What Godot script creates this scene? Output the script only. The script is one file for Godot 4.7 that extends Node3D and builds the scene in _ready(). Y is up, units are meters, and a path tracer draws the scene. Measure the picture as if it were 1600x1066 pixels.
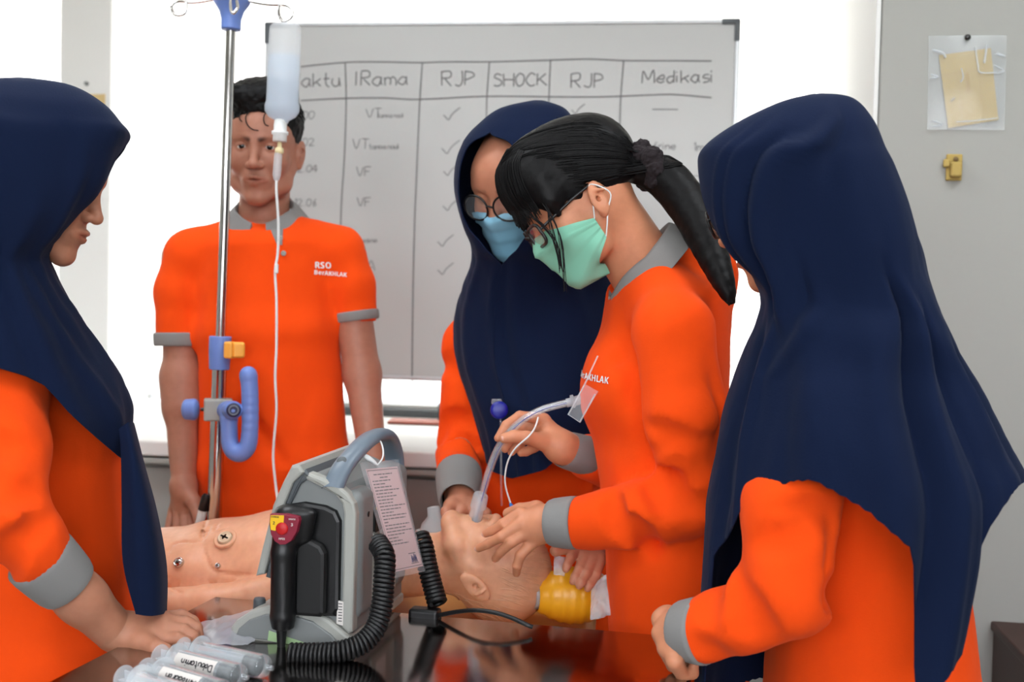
extends Node3D
# A resuscitation class round a training manikin: room, table and props first, then the five people.

const FOCAL := 1900.0
const EYE := 1.258
var cam_pose := Transform3D()
var taken := {}
var M := {}
var room := Transform3D(Basis(Vector3.UP, deg_to_rad(-8.0)), Vector3.ZERO)
var jobs: Array[Sdf] = []

func _ready() -> void:
	var cam := Camera3D.new()
	cam.name = "camera"
	cam.fov = rad_to_deg(2.0 * atan(533.0 / FOCAL))
	cam_pose = Transform3D(Basis.from_euler(Vector3(deg_to_rad(-2.2), 0, 0.024)), Vector3(0, EYE, 0))
	cam.transform = cam_pose
	cam.near = 0.05
	cam.far = 200.0
	add_child(cam)
	cam.current = true
	var lens := CameraAttributesPhysical.new()
	lens.frustum_focal_length = 12.0 * FOCAL / 533.0
	lens.frustum_focus_distance = 1.95
	lens.exposure_aperture = 4.0
	cam.attributes = lens

	var env := Environment.new()
	env.tonemap_mode = Environment.TONE_MAPPER_LINEAR
	env.tonemap_exposure = 1.0
	env.background_mode = Environment.BG_SKY
	var sky := Sky.new()
	var sm := ProceduralSkyMaterial.new()
	sm.sky_top_color = Color(0.93, 0.95, 1.0)
	sm.sky_horizon_color = Color(1.0, 1.0, 1.0)
	sm.ground_bottom_color = Color(0.72, 0.72, 0.70)
	sm.ground_horizon_color = Color(0.9, 0.9, 0.89)
	sky.sky_material = sm
	env.sky = sky
	env.background_energy_multiplier = 11.0
	env.sdfgi_enabled = true
	env.ssao_enabled = true
	env.ssil_enabled = true
	var we := WorldEnvironment.new()
	we.name = "world_environment"
	we.environment = env
	add_child(we)

	materials()
	build_room()
	build_lights()
	build_table()
	build_defibrillator()
	build_syringes()
	build_drip_stand()
	build_board()
	build_wall_things()
	build_counter_things()
	build_manikin()
	build_people()
	run_jobs()
	finish()

func run_jobs() -> void:
	var id := WorkerThreadPool.add_group_task(func(k: int) -> void: jobs[k].run(), jobs.size(), -1, true)
	WorkerThreadPool.wait_for_group_task_completion(id)


# ---------- helpers ----------
func W(px: float, py: float, d: float) -> Vector3:   # a point at a depth in metres in front of the viewpoint
	return cam_pose * Vector3((px - 800.0) / FOCAL * d, -(py - 533.0) / FOCAL * d, -d)

func WA(a: Array) -> Vector3:
	return W(a[0], a[1], a[2])

func numbered(called: String) -> String:
	if not taken.has(called):
		taken[called] = 0
		return called
	taken[called] += 1
	return "%s_%03d" % [called, taken[called]]

func tag(o: Node3D, label: String, category: String, group := "") -> Node3D:
	o.set_meta("label", label)
	o.set_meta("category", category)
	if group:
		o.set_meta("group", group)
	return o

func thing(called: String, label: String, category: String, t := Transform3D(), group := "") -> Node3D:
	var o := Node3D.new()
	o.name = numbered(called)
	add_child(o)
	o.transform = t
	tag(o, label, category, group)
	return o

func obj(called: String, mesh: Mesh, mat: Material, parent: Node3D = null, t := Transform3D()) -> MeshInstance3D:
	var o := MeshInstance3D.new()
	o.name = numbered(called) if parent == null else called
	o.mesh = mesh
	o.material_override = mat
	(self if parent == null else parent).add_child(o, true)
	o.transform = t
	return o

func struct(called: String, mesh: Mesh, mat: Material, t := Transform3D()) -> MeshInstance3D:
	var o := obj(called, mesh, mat, null, t)
	o.set_meta("kind", "structure")
	return o

class MB:
	var V := PackedVector3Array()
	var N := PackedVector3Array()
	var U := PackedVector2Array()
	var I := PackedInt32Array()
	func add(v: PackedVector3Array, i: PackedInt32Array, n := PackedVector3Array(), uv := PackedVector2Array(), t := Transform3D()) -> MB:
		var base := V.size()
		var nn := n
		if nn.is_empty():
			nn.resize(v.size())
			for k in range(0, i.size(), 3):
				var c := (v[i[k + 2]] - v[i[k]]).cross(v[i[k + 1]] - v[i[k]])
				nn[i[k]] += c
				nn[i[k + 1]] += c
				nn[i[k + 2]] += c
		for k in v.size():
			V.append(t * v[k])
			N.append((t.basis * nn[k]).normalized())
			U.append(uv[k] if k < uv.size() else Vector2(v[k].x, v[k].y))
		for k in i:
			I.append(base + k)
		return self
	func flat(v: PackedVector3Array, i: PackedInt32Array, t := Transform3D()) -> MB:   # hard edges
		var a := PackedVector3Array()
		var uv := PackedVector2Array()
		for k in i:
			a.append(v[k])
		return add(a, PackedInt32Array(range(a.size())), PackedVector3Array(), uv, t)
	# rows of points; cu closes every row into a ring, cv joins the last row to the first
	func grid(rows: Array, cu := false, flip := false, cv := false) -> MB:
		var v := PackedVector3Array()
		var uv := PackedVector2Array()
		var i := PackedInt32Array()
		var w: int = rows[0].size()
		var h := rows.size()
		for y in h:
			for x in w:
				v.append(rows[y][x])
				uv.append(Vector2(float(x) / maxf(w - 1, 1), float(y) / maxf(h - 1, 1)))
		for y in (h if cv else h - 1):
			for x in (w if cu else w - 1):
				var a := y * w + x
				var b := y * w + (x + 1) % w
				var c := ((y + 1) % h) * w + x
				var d := ((y + 1) % h) * w + (x + 1) % w
				i.append_array(PackedInt32Array([a, c, b, b, c, d] if flip else [a, b, c, b, d, c]))
		return add(v, i, PackedVector3Array(), uv)
	func fan(ring: PackedVector3Array, flip := false) -> MB:
		var i := PackedInt32Array()
		for k in range(1, ring.size() - 1):
			i.append_array(PackedInt32Array([0, k, k + 1] if flip else [0, k + 1, k]))
		return add(ring, i)
	func tube(pts: Array, rad: Variant, sides := 8, caps := true) -> MB:
		var rows := []
		var n := pts.size()
		var up := Vector3.UP
		for k in n:
			var t: Vector3 = (pts[mini(k + 1, n - 1)] - pts[maxi(k - 1, 0)]).normalized()
			if k == 0:
				up = Vector3.UP if absf(t.y) < 0.9 else Vector3.RIGHT
			var s := t.cross(up).normalized()
			up = s.cross(t).normalized()
			var r: float = rad if rad is float else rad[k]
			var ring := PackedVector3Array()
			for a in sides:
				var f := TAU * a / sides
				ring.append(pts[k] + (s * cos(f) + up * sin(f)) * r)
			rows.append(ring)
		grid(rows, true)
		if caps:
			fan(rows[0], false)
			fan(rows[n - 1], true)
		return self
	# profile of (radius, height) about y
	func lathe(prof: Array, segs := 24, t := Transform3D()) -> MB:
		var rows := []
		for p in prof:
			var ring := PackedVector3Array()
			for a in segs:
				var f := TAU * a / segs
				ring.append(t * Vector3(cos(f) * p[0], p[1], sin(f) * p[0]))
			rows.append(ring)
		return grid(rows, true)
	func rbox(size: Vector3, bevel: float, t := Transform3D(), seg := 2) -> MB:
		var h := size * 0.5
		var b := minf(bevel, minf(h.x, minf(h.y, h.z)))
		var inner := h - Vector3.ONE * b
		for ax in 3:
			for sg in [-1.0, 1.0]:
				var u := (ax + 1) % 3
				var w := (ax + 2) % 3
				var cu := PackedFloat32Array()
				var cw := PackedFloat32Array()
				for k in seg + 1:
					cu.append(-h[u] + b * k / seg)
					cw.append(-h[w] + b * k / seg)
				for k in seg + 1:
					cu.append(h[u] - b + b * k / seg)
					cw.append(h[w] - b + b * k / seg)
				var v := PackedVector3Array()
				var nn := PackedVector3Array()
				var i := PackedInt32Array()
				for y in cw.size():
					for x in cu.size():
						var p := Vector3.ZERO
						p[ax] = h[ax] * sg
						p[u] = cu[x]
						p[w] = cw[y]
						var q := p.clamp(-inner, inner)
						var d := (p - q).normalized()
						nn.append(d)
						v.append(q + d * b)
				var c := cu.size()
				for y in c - 1:
					for x in c - 1:
						var k := y * c + x
						i.append_array(PackedInt32Array([k, k + c, k + 1, k + 1, k + c, k + c + 1] if sg > 0 else [k, k + 1, k + c, k + 1, k + c + 1, k + c]))
				add(v, i, nn, PackedVector2Array(), t)
		return self
	# outline in x,y pushed along z from z0 to z1, edges rounded by bevel (outline must run anticlockwise)
	func prism(poly: PackedVector2Array, z0: float, z1: float, bevel := 0.0, t := Transform3D()) -> MB:
		var n := poly.size()
		var rings := []
		var steps := [[0.0, bevel], [bevel * 0.3, bevel * 0.3], [bevel, 0.0]] if bevel > 0.0 else [[0.0, 0.0]]
		var offs := []
		for k in n:
			var a := (poly[k] - poly[(k + n - 1) % n]).normalized()
			var b := (poly[(k + 1) % n] - poly[k]).normalized()
			var na := Vector2(a.y, -a.x)
			var nb := Vector2(b.y, -b.x)
			var m := (na + nb)
			offs.append(m / maxf(m.dot(na) , 0.4))
		var lay := []
		for s in steps:
			lay.append([z0 + s[0], s[1]])
		var back := steps.duplicate()
		back.reverse()
		for s in back:
			lay.append([z1 - s[0], s[1]])
		for l in lay:
			var ring := PackedVector3Array()
			for k in n:
				var p: Vector2 = poly[k] - offs[k] * l[1]
				ring.append(t * Vector3(p.x, p.y, l[0]))
			rings.append(ring)
		for l in rings.size() - 1:
			for k in n:   # sharp where the outline turns sharply
				var k2 := (k + 1) % n
				add(PackedVector3Array([rings[l][k], rings[l][k2], rings[l + 1][k], rings[l + 1][k2]]), PackedInt32Array([0, 2, 1, 1, 2, 3]))
		var tri := Geometry2D.triangulate_polygon(poly)
		var rev := PackedInt32Array(tri)
		rev.reverse()
		var back_ring: PackedVector3Array = rings[0]
		var front_ring: PackedVector3Array = rings[rings.size() - 1]
		add(back_ring, tri)
		add(front_ring, rev)
		return self
	func mesh() -> ArrayMesh:
		var m := ArrayMesh.new()
		var a := []
		a.resize(Mesh.ARRAY_MAX)
		a[Mesh.ARRAY_VERTEX] = V
		a[Mesh.ARRAY_NORMAL] = N
		a[Mesh.ARRAY_TEX_UV] = U
		a[Mesh.ARRAY_INDEX] = I
		m.add_surface_from_arrays(Mesh.PRIMITIVE_TRIANGLES, a)
		return m

func sdf_mesh(parts: Array) -> ArrayMesh:   # several grids joined into one continuous mesh
	var V := PackedVector3Array()
	var N := PackedVector3Array()
	var I := PackedInt32Array()
	var C := PackedColorArray()
	for s in parts:
		var base := V.size()
		V.append_array(s.out[0])
		N.append_array(s.out[1])
		for k in s.out[2]:
			I.append(base + k)
		if s.out[3].size():
			C.append_array(s.out[3])
		else:
			var c := PackedColorArray()
			c.resize(s.out[0].size())
			c.fill(Color.WHITE)
			C.append_array(c)
	var m := ArrayMesh.new()
	var a := []
	a.resize(Mesh.ARRAY_MAX)
	a[Mesh.ARRAY_VERTEX] = V
	a[Mesh.ARRAY_NORMAL] = N
	a[Mesh.ARRAY_COLOR] = C
	a[Mesh.ARRAY_INDEX] = I
	m.add_surface_from_arrays(Mesh.PRIMITIVE_TRIANGLES, a)
	return m

func spline(pts: Array, per := 8) -> Array:   # Catmull-Rom through points
	var o := []
	var n := pts.size()
	for k in n - 1:
		var a: Vector3 = pts[maxi(k - 1, 0)]
		var d: Vector3 = pts[mini(k + 2, n - 1)]
		for s in per:
			o.append((pts[k] as Vector3).cubic_interpolate(pts[k + 1], a, d, float(s) / per))
	o.append(pts[n - 1])
	return o

func path(pts: Array, per := 8) -> Array:   # the same through points given as [x, y, depth]
	var w := []
	for p in pts:
		w.append(WA(p))
	return spline(w, per)

func mat(color: Color, rough := 0.6, metal := 0.0, spec := 0.5) -> StandardMaterial3D:
	var m := StandardMaterial3D.new()
	m.albedo_color = color
	m.roughness = rough
	m.metallic = metal
	m.metallic_specular = spec
	return m

func noise_tex(freq: float, seed_: int, normal := false, strength := 4.0, size := 256, ramp: Gradient = null, kind := FastNoiseLite.TYPE_SIMPLEX_SMOOTH, oct := 3) -> NoiseTexture2D:
	var n := FastNoiseLite.new()
	n.seed = seed_
	n.frequency = freq
	n.noise_type = kind
	n.fractal_octaves = oct
	var t := NoiseTexture2D.new()
	t.noise = n
	t.width = size
	t.height = size
	t.seamless = true
	t.as_normal_map = normal
	t.bump_strength = strength
	if ramp:
		t.color_ramp = ramp
	return t

func ramp(a: Color, b: Color) -> Gradient:
	var g := Gradient.new()
	g.set_color(0, a)
	g.set_color(1, b)
	return g


# ---------- implicit surfaces: tapered capsules and ellipsoids joined with a smooth minimum, meshed as surface nets ----------
class Sdf:
	var ty := PackedInt32Array()
	var op := PackedInt32Array()
	var A := PackedVector3Array()
	var B := PackedVector3Array()
	var X := PackedVector3Array()
	var S := PackedVector3Array()
	var F := PackedVector3Array()
	var R0 := PackedVector3Array()
	var R1 := PackedVector3Array()
	var IL := PackedFloat32Array()
	var K := PackedFloat32Array()
	var noise: FastNoiseLite
	var nscale := Vector3.ONE
	var namp := 0.0
	var xf := Transform3D()
	var scl := 1.0
	var cell := 0.006
	var paints := []
	var lo := Vector3(1e9, 1e9, 1e9)
	var hi := Vector3(-1e9, -1e9, -1e9)
	var out := []
	var lim_lo := Vector3(-1e9, -1e9, -1e9)
	var lim_hi := Vector3(1e9, 1e9, 1e9)
	func _init(cell_size := 0.006) -> void:
		cell = cell_size
	func at(t: Transform3D, s := 1.0) -> Sdf:
		xf = t
		scl = s
		return self
	func put(t: int, o: int, a: Vector3, b: Vector3, side: Vector3, fwd: Vector3, r0: Vector3, r1: Vector3, k: float) -> void:
		var pa := xf * (a * scl)
		var pb := xf * (b * scl)
		var d := pb - pa
		ty.append(t)
		op.append(o)
		A.append(pa)
		B.append(d)
		IL.append(1.0 / maxf(d.length_squared(), 1e-12))
		S.append(xf.basis * side)
		F.append(xf.basis * fwd)
		X.append((xf.basis * side.cross(fwd)).normalized() if t == 1 else xf.basis * side)
		R0.append(r0 * scl)
		R1.append((r1 - r0) * scl)
		K.append(maxf(k * scl, 1e-5))
		if o == 0 and t != 2:
			var m := maxf(maxf(r0.x, r0.y), r0.z) * scl
			var n := maxf(maxf(r1.x, r1.y), r1.z) * scl
			lo = lo.min(pa - Vector3.ONE * m).min(pb - Vector3.ONE * n)
			hi = hi.max(pa + Vector3.ONE * m).max(pb + Vector3.ONE * n)
	func cap(a: Vector3, b: Vector3, ra: float, rb: float, k := 0.01, o := 0) -> void:
		put(0, o, a, b, Vector3.RIGHT, Vector3.BACK, Vector3(ra, ra, ra), Vector3(rb, rb, rb), k)
	func chain(pts: Array, rad: Array, k := 0.01, o := 0) -> void:
		for i in pts.size() - 1:
			cap(pts[i], pts[i + 1], rad[i], rad[i + 1], k, o)
	func sph(c: Vector3, r: float, k := 0.01, o := 0) -> void:
		cap(c, c, r, r, k, o)
	# an ellipsoid: radii along side, fwd and the third axis
	func ell(c: Vector3, side: Vector3, fwd: Vector3, r: Vector3, k := 0.01, o := 0) -> void:
		var s := side.normalized()
		var f := (fwd - s * fwd.dot(s)).normalized()
		put(1, o, c, c, s, f, r, r, k)
	# an elliptic tapered bone from a to b: half widths along side and across it
	func bone(a: Vector3, b: Vector3, side: Vector3, wa: float, da: float, wb: float, db: float, endcap: float, k := 0.02, o := 0) -> void:
		var x := (b - a).normalized()
		var s := (side - x * side.dot(x)).normalized()
		var f := x.cross(s)
		put(1, o, a, b, s, f, Vector3(wa, da, endcap), Vector3(wb, db, endcap), k)
	# cuts away what lies on the side that n points to
	func cut(p: Vector3, n: Vector3, k := 0.001) -> void:
		put(2, 2, p, p, n.normalized(), Vector3.UP, Vector3.ZERO, Vector3.ZERO, k)
	func value(p: Vector3, act: PackedInt32Array) -> float:
		var r := 1e3
		for j in act:
			var pa := p - A[j]
			var d := 0.0
			var t := ty[j]
			if t == 0:
				var h := clampf(pa.dot(B[j]) * IL[j], 0.0, 1.0)
				d = (pa - B[j] * h).length() - R0[j].x - R1[j].x * h
			elif t == 1:
				var h := clampf(pa.dot(B[j]) * IL[j], 0.0, 1.0)
				var q := pa - B[j] * h
				var rr := R0[j] + R1[j] * h
				var u := Vector3(q.dot(S[j]), q.dot(F[j]), q.dot(X[j])) / rr
				var k0 := u.length()
				var k1 := (u / rr).length()
				d = k0 * (k0 - 1.0) / k1 if k1 > 1e-6 else -minf(rr.x, rr.y)
			else:
				d = pa.dot(X[j])
			var o := op[j]
			var k := K[j]
			if o == 0:
				var h := maxf(k - absf(r - d), 0.0)
				r = minf(r, d) - h * h * 0.25 / k
			else:
				if o == 1:
					d = -d
				var h := maxf(k - absf(r - d), 0.0)
				r = maxf(r, d) + h * h * 0.25 / k
		if namp != 0.0 and absf(r) < 0.08:
			r += noise.get_noise_3dv(p * nscale) * namp
		return r
	func all() -> PackedInt32Array:
		return PackedInt32Array(range(ty.size()))
	# the point on the surface reached from p along dir
	func hit(p: Vector3, dir: Vector3, off := 0.0) -> Vector3:
		var act := all()
		var q := p
		for i in 40:
			var d := value(q, act) - off
			q += dir * d * 0.8
			if absf(d) < 0.0003:
				break
		return q
	func grad(p: Vector3) -> Vector3:
		var act := all()
		var e := 0.003
		return Vector3(value(p + Vector3(e, 0, 0), act) - value(p - Vector3(e, 0, 0), act), value(p + Vector3(0, e, 0), act) - value(p - Vector3(0, e, 0), act), value(p + Vector3(0, 0, e), act) - value(p - Vector3(0, 0, e), act)).normalized()
	func paint(c: Vector3, r: float, color: Color, hard := 0.3) -> void:
		paints.append([xf * (c * scl), r * scl, color, hard])
	func run() -> void:
		var g := cell
		var pad := Vector3.ONE * (g * 2.0 + absf(namp))
		var a := lo.max(lim_lo) - pad
		var b := hi.min(lim_hi) + pad
		var nb := Vector3i(((b - a) / (g * 8.0)).ceil()).max(Vector3i.ONE)
		var nx := nb.x * 8 + 1
		var ny := nb.y * 8 + 1
		var nz := nb.z * 8 + 1
		var val := PackedFloat32Array()
		val.resize(nx * ny * nz)
		val.fill(1.0)
		var sxy := nx * ny
		var half := g * 8.0 * 0.8661
		var everything := all()
		var blocks := []
		var kmax := 0.0
		for k in K:
			kmax = maxf(kmax, k)
		for bz in nb.z:
			for by in nb.y:
				for bx in nb.x:
					var o := a + Vector3(bx, by, bz) * (g * 8.0)
					var c := o + Vector3.ONE * (g * 4.0)
					var act := PackedInt32Array()
					var dd := PackedFloat32Array()
					dd.resize(ty.size())
					var dmin := 1e3
					var dn := 1e3
					for j in everything:
						var d := one(j, c)
						dd[j] = d
						if op[j] == 0:
							dmin = minf(dmin, d)
					dn = value(c, everything)
					if absf(dn) > half * 1.7 + absf(namp) + g:
						if dn < 0.0:
							for z in 9:
								for y in 9:
									var row := (bz * 8 + z) * sxy + (by * 8 + y) * nx + bx * 8
									for x in 9:
										if val[row + x] == 1.0:
											val[row + x] = -1.0
						continue
					for j in everything:
						if op[j] == 0:
							if dd[j] < maxf(dmin, 0.0) + half * 2.6 + K[j]:
								act.append(j)
						elif op[j] == 1:
							if dd[j] < half * 1.7 + K[j]:
								act.append(j)
						else:
							act.append(j)
					blocks.append(Vector3i(bx, by, bz))
					for z in 9:
						for y in 9:
							var row := (bz * 8 + z) * sxy + (by * 8 + y) * nx + bx * 8
							var p := Vector3(o.x, o.y + y * g, o.z + z * g)
							for x in 9:
								var was := val[row + x]
								if was == 1.0 or was == -1.0:
									p.x = o.x + x * g
									val[row + x] = value(p, act)
		var vid := PackedInt32Array()
		vid.resize(nx * ny * nz)
		var V := PackedVector3Array()
		var N := PackedVector3Array()
		var I := PackedInt32Array()
		var cells := PackedInt32Array()
		for bl in blocks:
			for z in 8:
				for y in 8:
					var row: int = (bl.z * 8 + z) * sxy + (bl.y * 8 + y) * nx + bl.x * 8
					for x in 8:
						var i := row + x
						var v0 := val[i]
						var v1 := val[i + 1]
						var v2 := val[i + nx]
						var v3 := val[i + nx + 1]
						var v4 := val[i + sxy]
						var v5 := val[i + sxy + 1]
						var v6 := val[i + sxy + nx]
						var v7 := val[i + sxy + nx + 1]
						var s := int(v0 < 0.0) + int(v1 < 0.0) + int(v2 < 0.0) + int(v3 < 0.0) + int(v4 < 0.0) + int(v5 < 0.0) + int(v6 < 0.0) + int(v7 < 0.0)
						if s == 0 or s == 8:
							continue
						var m := Vector3.ZERO
						var n := 0.0
						if (v0 < 0.0) != (v1 < 0.0):
							m += Vector3(v0 / (v0 - v1), 0, 0)
							n += 1.0
						if (v2 < 0.0) != (v3 < 0.0):
							m += Vector3(v2 / (v2 - v3), 1, 0)
							n += 1.0
						if (v4 < 0.0) != (v5 < 0.0):
							m += Vector3(v4 / (v4 - v5), 0, 1)
							n += 1.0
						if (v6 < 0.0) != (v7 < 0.0):
							m += Vector3(v6 / (v6 - v7), 1, 1)
							n += 1.0
						if (v0 < 0.0) != (v2 < 0.0):
							m += Vector3(0, v0 / (v0 - v2), 0)
							n += 1.0
						if (v1 < 0.0) != (v3 < 0.0):
							m += Vector3(1, v1 / (v1 - v3), 0)
							n += 1.0
						if (v4 < 0.0) != (v6 < 0.0):
							m += Vector3(0, v4 / (v4 - v6), 1)
							n += 1.0
						if (v5 < 0.0) != (v7 < 0.0):
							m += Vector3(1, v5 / (v5 - v7), 1)
							n += 1.0
						if (v0 < 0.0) != (v4 < 0.0):
							m += Vector3(0, 0, v0 / (v0 - v4))
							n += 1.0
						if (v1 < 0.0) != (v5 < 0.0):
							m += Vector3(1, 0, v1 / (v1 - v5))
							n += 1.0
						if (v2 < 0.0) != (v6 < 0.0):
							m += Vector3(0, 1, v2 / (v2 - v6))
							n += 1.0
						if (v3 < 0.0) != (v7 < 0.0):
							m += Vector3(1, 1, v3 / (v3 - v7))
							n += 1.0
						m /= n
						vid[i] = V.size()
						cells.append(i)
						V.append(a + (Vector3(bl.x * 8 + x, bl.y * 8 + y, bl.z * 8 + z) + m) * g)
						N.append(Vector3(v1 + v3 + v5 + v7 - v0 - v2 - v4 - v6, v2 + v3 + v6 + v7 - v0 - v1 - v4 - v5, v4 + v5 + v6 + v7 - v0 - v1 - v2 - v3).normalized())
		var st := PackedInt32Array([1, nx, sxy])
		for i in cells:
			var v0 := val[i] < 0.0
			for ax in 3:
				if v0 == (val[i + st[ax]] < 0.0):
					continue
				var u := st[(ax + 1) % 3]
				var w := st[(ax + 2) % 3]
				if i < u + w:
					continue
				var q0 := vid[i]
				var q1 := vid[i - u]
				var q2 := vid[i - u - w]
				var q3 := vid[i - w]
				if v0:
					I.append_array(PackedInt32Array([q0, q2, q1, q0, q3, q2]))
				else:
					I.append_array(PackedInt32Array([q0, q1, q2, q0, q2, q3]))
		var C := PackedColorArray()
		if paints.size():
			C.resize(V.size())
			for i in V.size():
				var c := Color.WHITE
				for p in paints:
					var d: float = V[i].distance_to(p[0]) / p[1]
					if d < 1.0:
						c = c.lerp(p[2], clampf((1.0 - d) / p[3], 0.0, 1.0) * p[2].a)
				C[i] = c
		out = [V, N, I, C]
	func one(j: int, p: Vector3) -> float:
		var pa := p - A[j]
		var h := clampf(pa.dot(B[j]) * IL[j], 0.0, 1.0)
		var q := pa - B[j] * h
		if ty[j] == 0:
			return q.length() - R0[j].x - R1[j].x * h
		if ty[j] == 1:
			var rr := R0[j] + R1[j] * h
			var u := Vector3(q.dot(S[j]), q.dot(F[j]), q.dot(X[j])) / rr
			var k0 := u.length()
			var k1 := (u / rr).length()
			return k0 * (k0 - 1.0) / k1 if k1 > 1e-6 else -minf(rr.x, rr.y)
		return pa.dot(X[j])


# ---------- materials ----------
func cloth(color: Color, seed_: int, strength := 1.2) -> StandardMaterial3D:
	var m := mat(color, 0.92, 0.0, 0.25)
	m.normal_enabled = true
	m.normal_texture = noise_tex(0.12, seed_, true, strength, 256)
	m.normal_scale = 0.35
	m.uv1_triplanar = true
	m.uv1_scale = Vector3.ONE * 9.0
	m.rim_enabled = true
	m.rim = 0.35
	m.rim_tint = 0.6
	return m

func skin_mat(color: Color, seed_: int) -> StandardMaterial3D:
	var m := mat(color, 0.48, 0.0, 0.42)
	m.vertex_color_use_as_albedo = true
	m.albedo_texture = noise_tex(0.03, seed_, false, 1.0, 256, ramp(Color(0.93, 0.91, 0.9), Color(1, 1, 1)))
	m.normal_enabled = true
	m.normal_texture = noise_tex(0.15, seed_ + 1, true, 1.0, 256)
	m.normal_scale = 0.12
	m.uv1_triplanar = true
	m.uv1_scale = Vector3.ONE * 6.0
	m.subsurf_scatter_enabled = true
	m.subsurf_scatter_strength = 0.12
	return m

func clear(alpha := 0.12, rough := 0.06) -> StandardMaterial3D:
	var m := mat(Color(0.93, 0.96, 0.98, alpha), rough, 0.0, 0.5)
	m.transparency = BaseMaterial3D.TRANSPARENCY_ALPHA
	return m

func materials() -> void:
	M.wall = mat(Color(0.645, 0.645, 0.625), 0.85, 0.0, 0.2)
	M.wall.normal_enabled = true
	M.wall.normal_texture = noise_tex(0.05, 3, true, 1.5)
	M.wall.normal_scale = 0.15
	M.wall.uv1_triplanar = true
	M.white_paint = mat(Color(0.88, 0.88, 0.87), 0.6)
	M.ceiling = mat(Color(0.88, 0.88, 0.87), 0.9)
	M.floor = mat(Color(0.55, 0.54, 0.52), 0.35)
	M.frame = mat(Color(0.85, 0.86, 0.87), 0.4)
	M.slat = mat(Color(0.93, 0.92, 0.89), 0.9, 0.0, 0.1)
	M.slat.backlight_enabled = true
	M.slat.backlight = Color(0.95, 0.94, 0.91)
	M.glass = clear(0.05, 0.0)
	M.steel = mat(Color(0.62, 0.60, 0.59), 0.15, 1.0)
	M.steel.normal_enabled = true
	M.steel.normal_texture = noise_tex(0.012, 9, true, 1.0, 512)
	M.steel.normal_scale = 0.03
	M.steel.roughness_texture = noise_tex(0.02, 17, false, 1.0, 512, ramp(Color(0.55, 0.55, 0.55), Color(1, 1, 1)))
	M.steel.uv1_triplanar = true
	M.steel.uv1_scale = Vector3(1.0, 1.0, 1.0)
	M.chrome = mat(Color(0.78, 0.77, 0.76), 0.12, 1.0)
	M.dark_metal = mat(Color(0.3, 0.3, 0.3), 0.3, 1.0)
	M.grey_light = mat(Color(0.62, 0.625, 0.60), 0.5)
	M.grey_mid = mat(Color(0.46, 0.475, 0.475), 0.5)
	M.grey_dark = mat(Color(0.30, 0.32, 0.335), 0.45)
	M.grey_blue = mat(Color(0.40, 0.45, 0.50), 0.38)
	M.black = mat(Color(0.045, 0.047, 0.055), 0.38)
	M.black_soft = mat(Color(0.03, 0.031, 0.036), 0.55)
	M.rubber = mat(Color(0.055, 0.058, 0.065), 0.45)
	M.yellow = mat(Color(0.90, 0.72, 0.05), 0.5)
	M.magenta = mat(Color(0.50, 0.05, 0.17), 0.5)
	M.red = mat(Color(0.72, 0.05, 0.06), 0.45)
	M.blue_plastic = mat(Color(0.42, 0.53, 0.80), 0.42)
	M.amber = mat(Color(0.95, 0.66, 0.26), 0.45)
	M.paper = mat(Color(0.86, 0.84, 0.82), 0.7)
	M.note = mat(Color(0.70, 0.60, 0.33), 0.75)
	M.ink = mat(Color(0.12, 0.12, 0.14), 0.6)
	M.marker = mat(Color(0.43, 0.425, 0.43), 0.7)
	M.whiteboard = mat(Color(0.70, 0.705, 0.70), 0.32)
	M.orange = cloth(Color(0.95, 0.30, 0.06), 21)
	M.navy = cloth(Color(0.045, 0.092, 0.197), 31)
	M.ribbed = cloth(Color(0.52, 0.515, 0.51), 41)
	M.trousers = cloth(Color(0.06, 0.065, 0.10), 51)
	M.hair = mat(Color(0.045, 0.042, 0.047), 0.5, 0.0, 0.3)
	M.white_plastic = mat(Color(0.86, 0.87, 0.87), 0.35)
	M.clear = clear(0.14, 0.05)
	M.film = clear(0.10, 0.12)
	M.film.metallic_specular = 0.22
	M.film_white = mat(Color(0.88, 0.89, 0.93, 0.30), 0.3)
	M.film_white.transparency = BaseMaterial3D.TRANSPARENCY_ALPHA
	M.milky = mat(Color(0.88, 0.91, 0.93, 0.34), 0.3)
	M.milky.transparency = BaseMaterial3D.TRANSPARENCY_ALPHA
	M.water = mat(Color(0.78, 0.87, 0.96, 0.34), 0.3)
	M.water.transparency = BaseMaterial3D.TRANSPARENCY_ALPHA
	M.water.backlight_enabled = true
	M.water.backlight = Color(0.84, 0.90, 0.96)
	M.bottle = mat(Color(0.96, 0.97, 0.98, 0.30), 0.28)
	M.bottle.transparency = BaseMaterial3D.TRANSPARENCY_ALPHA
	M.bottle.backlight_enabled = true
	M.bottle.backlight = Color(0.95, 0.97, 1.0)
	M.skin = skin_mat(Color(0.70, 0.46, 0.36), 61)
	M.vinyl = skin_mat(Color(0.88, 0.645, 0.51), 71)
	M.vinyl.roughness = 0.42
	M.vinyl.subsurf_scatter_strength = 0.2
	M.mat_tan = mat(Color(0.80, 0.56, 0.28), 0.55)
	M.yellow_bag = mat(Color(0.93, 0.66, 0.10), 0.35)
	M.yellow_bag.backlight_enabled = true
	M.yellow_bag.backlight = Color(0.25, 0.18, 0.04)
	M.mask_green = cloth(Color(0.52, 0.77, 0.67), 81, 0.6)
	M.mask_blue = cloth(Color(0.52, 0.73, 0.83), 91, 0.6)
	M.eye_white = mat(Color(0.80, 0.77, 0.74), 0.15)
	M.iris = mat(Color(0.03, 0.02, 0.015), 0.1)
	M.lens = clear(0.08, 0.0)
	M.wood = mat(Color(0.22, 0.10, 0.05), 0.45)

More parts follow.
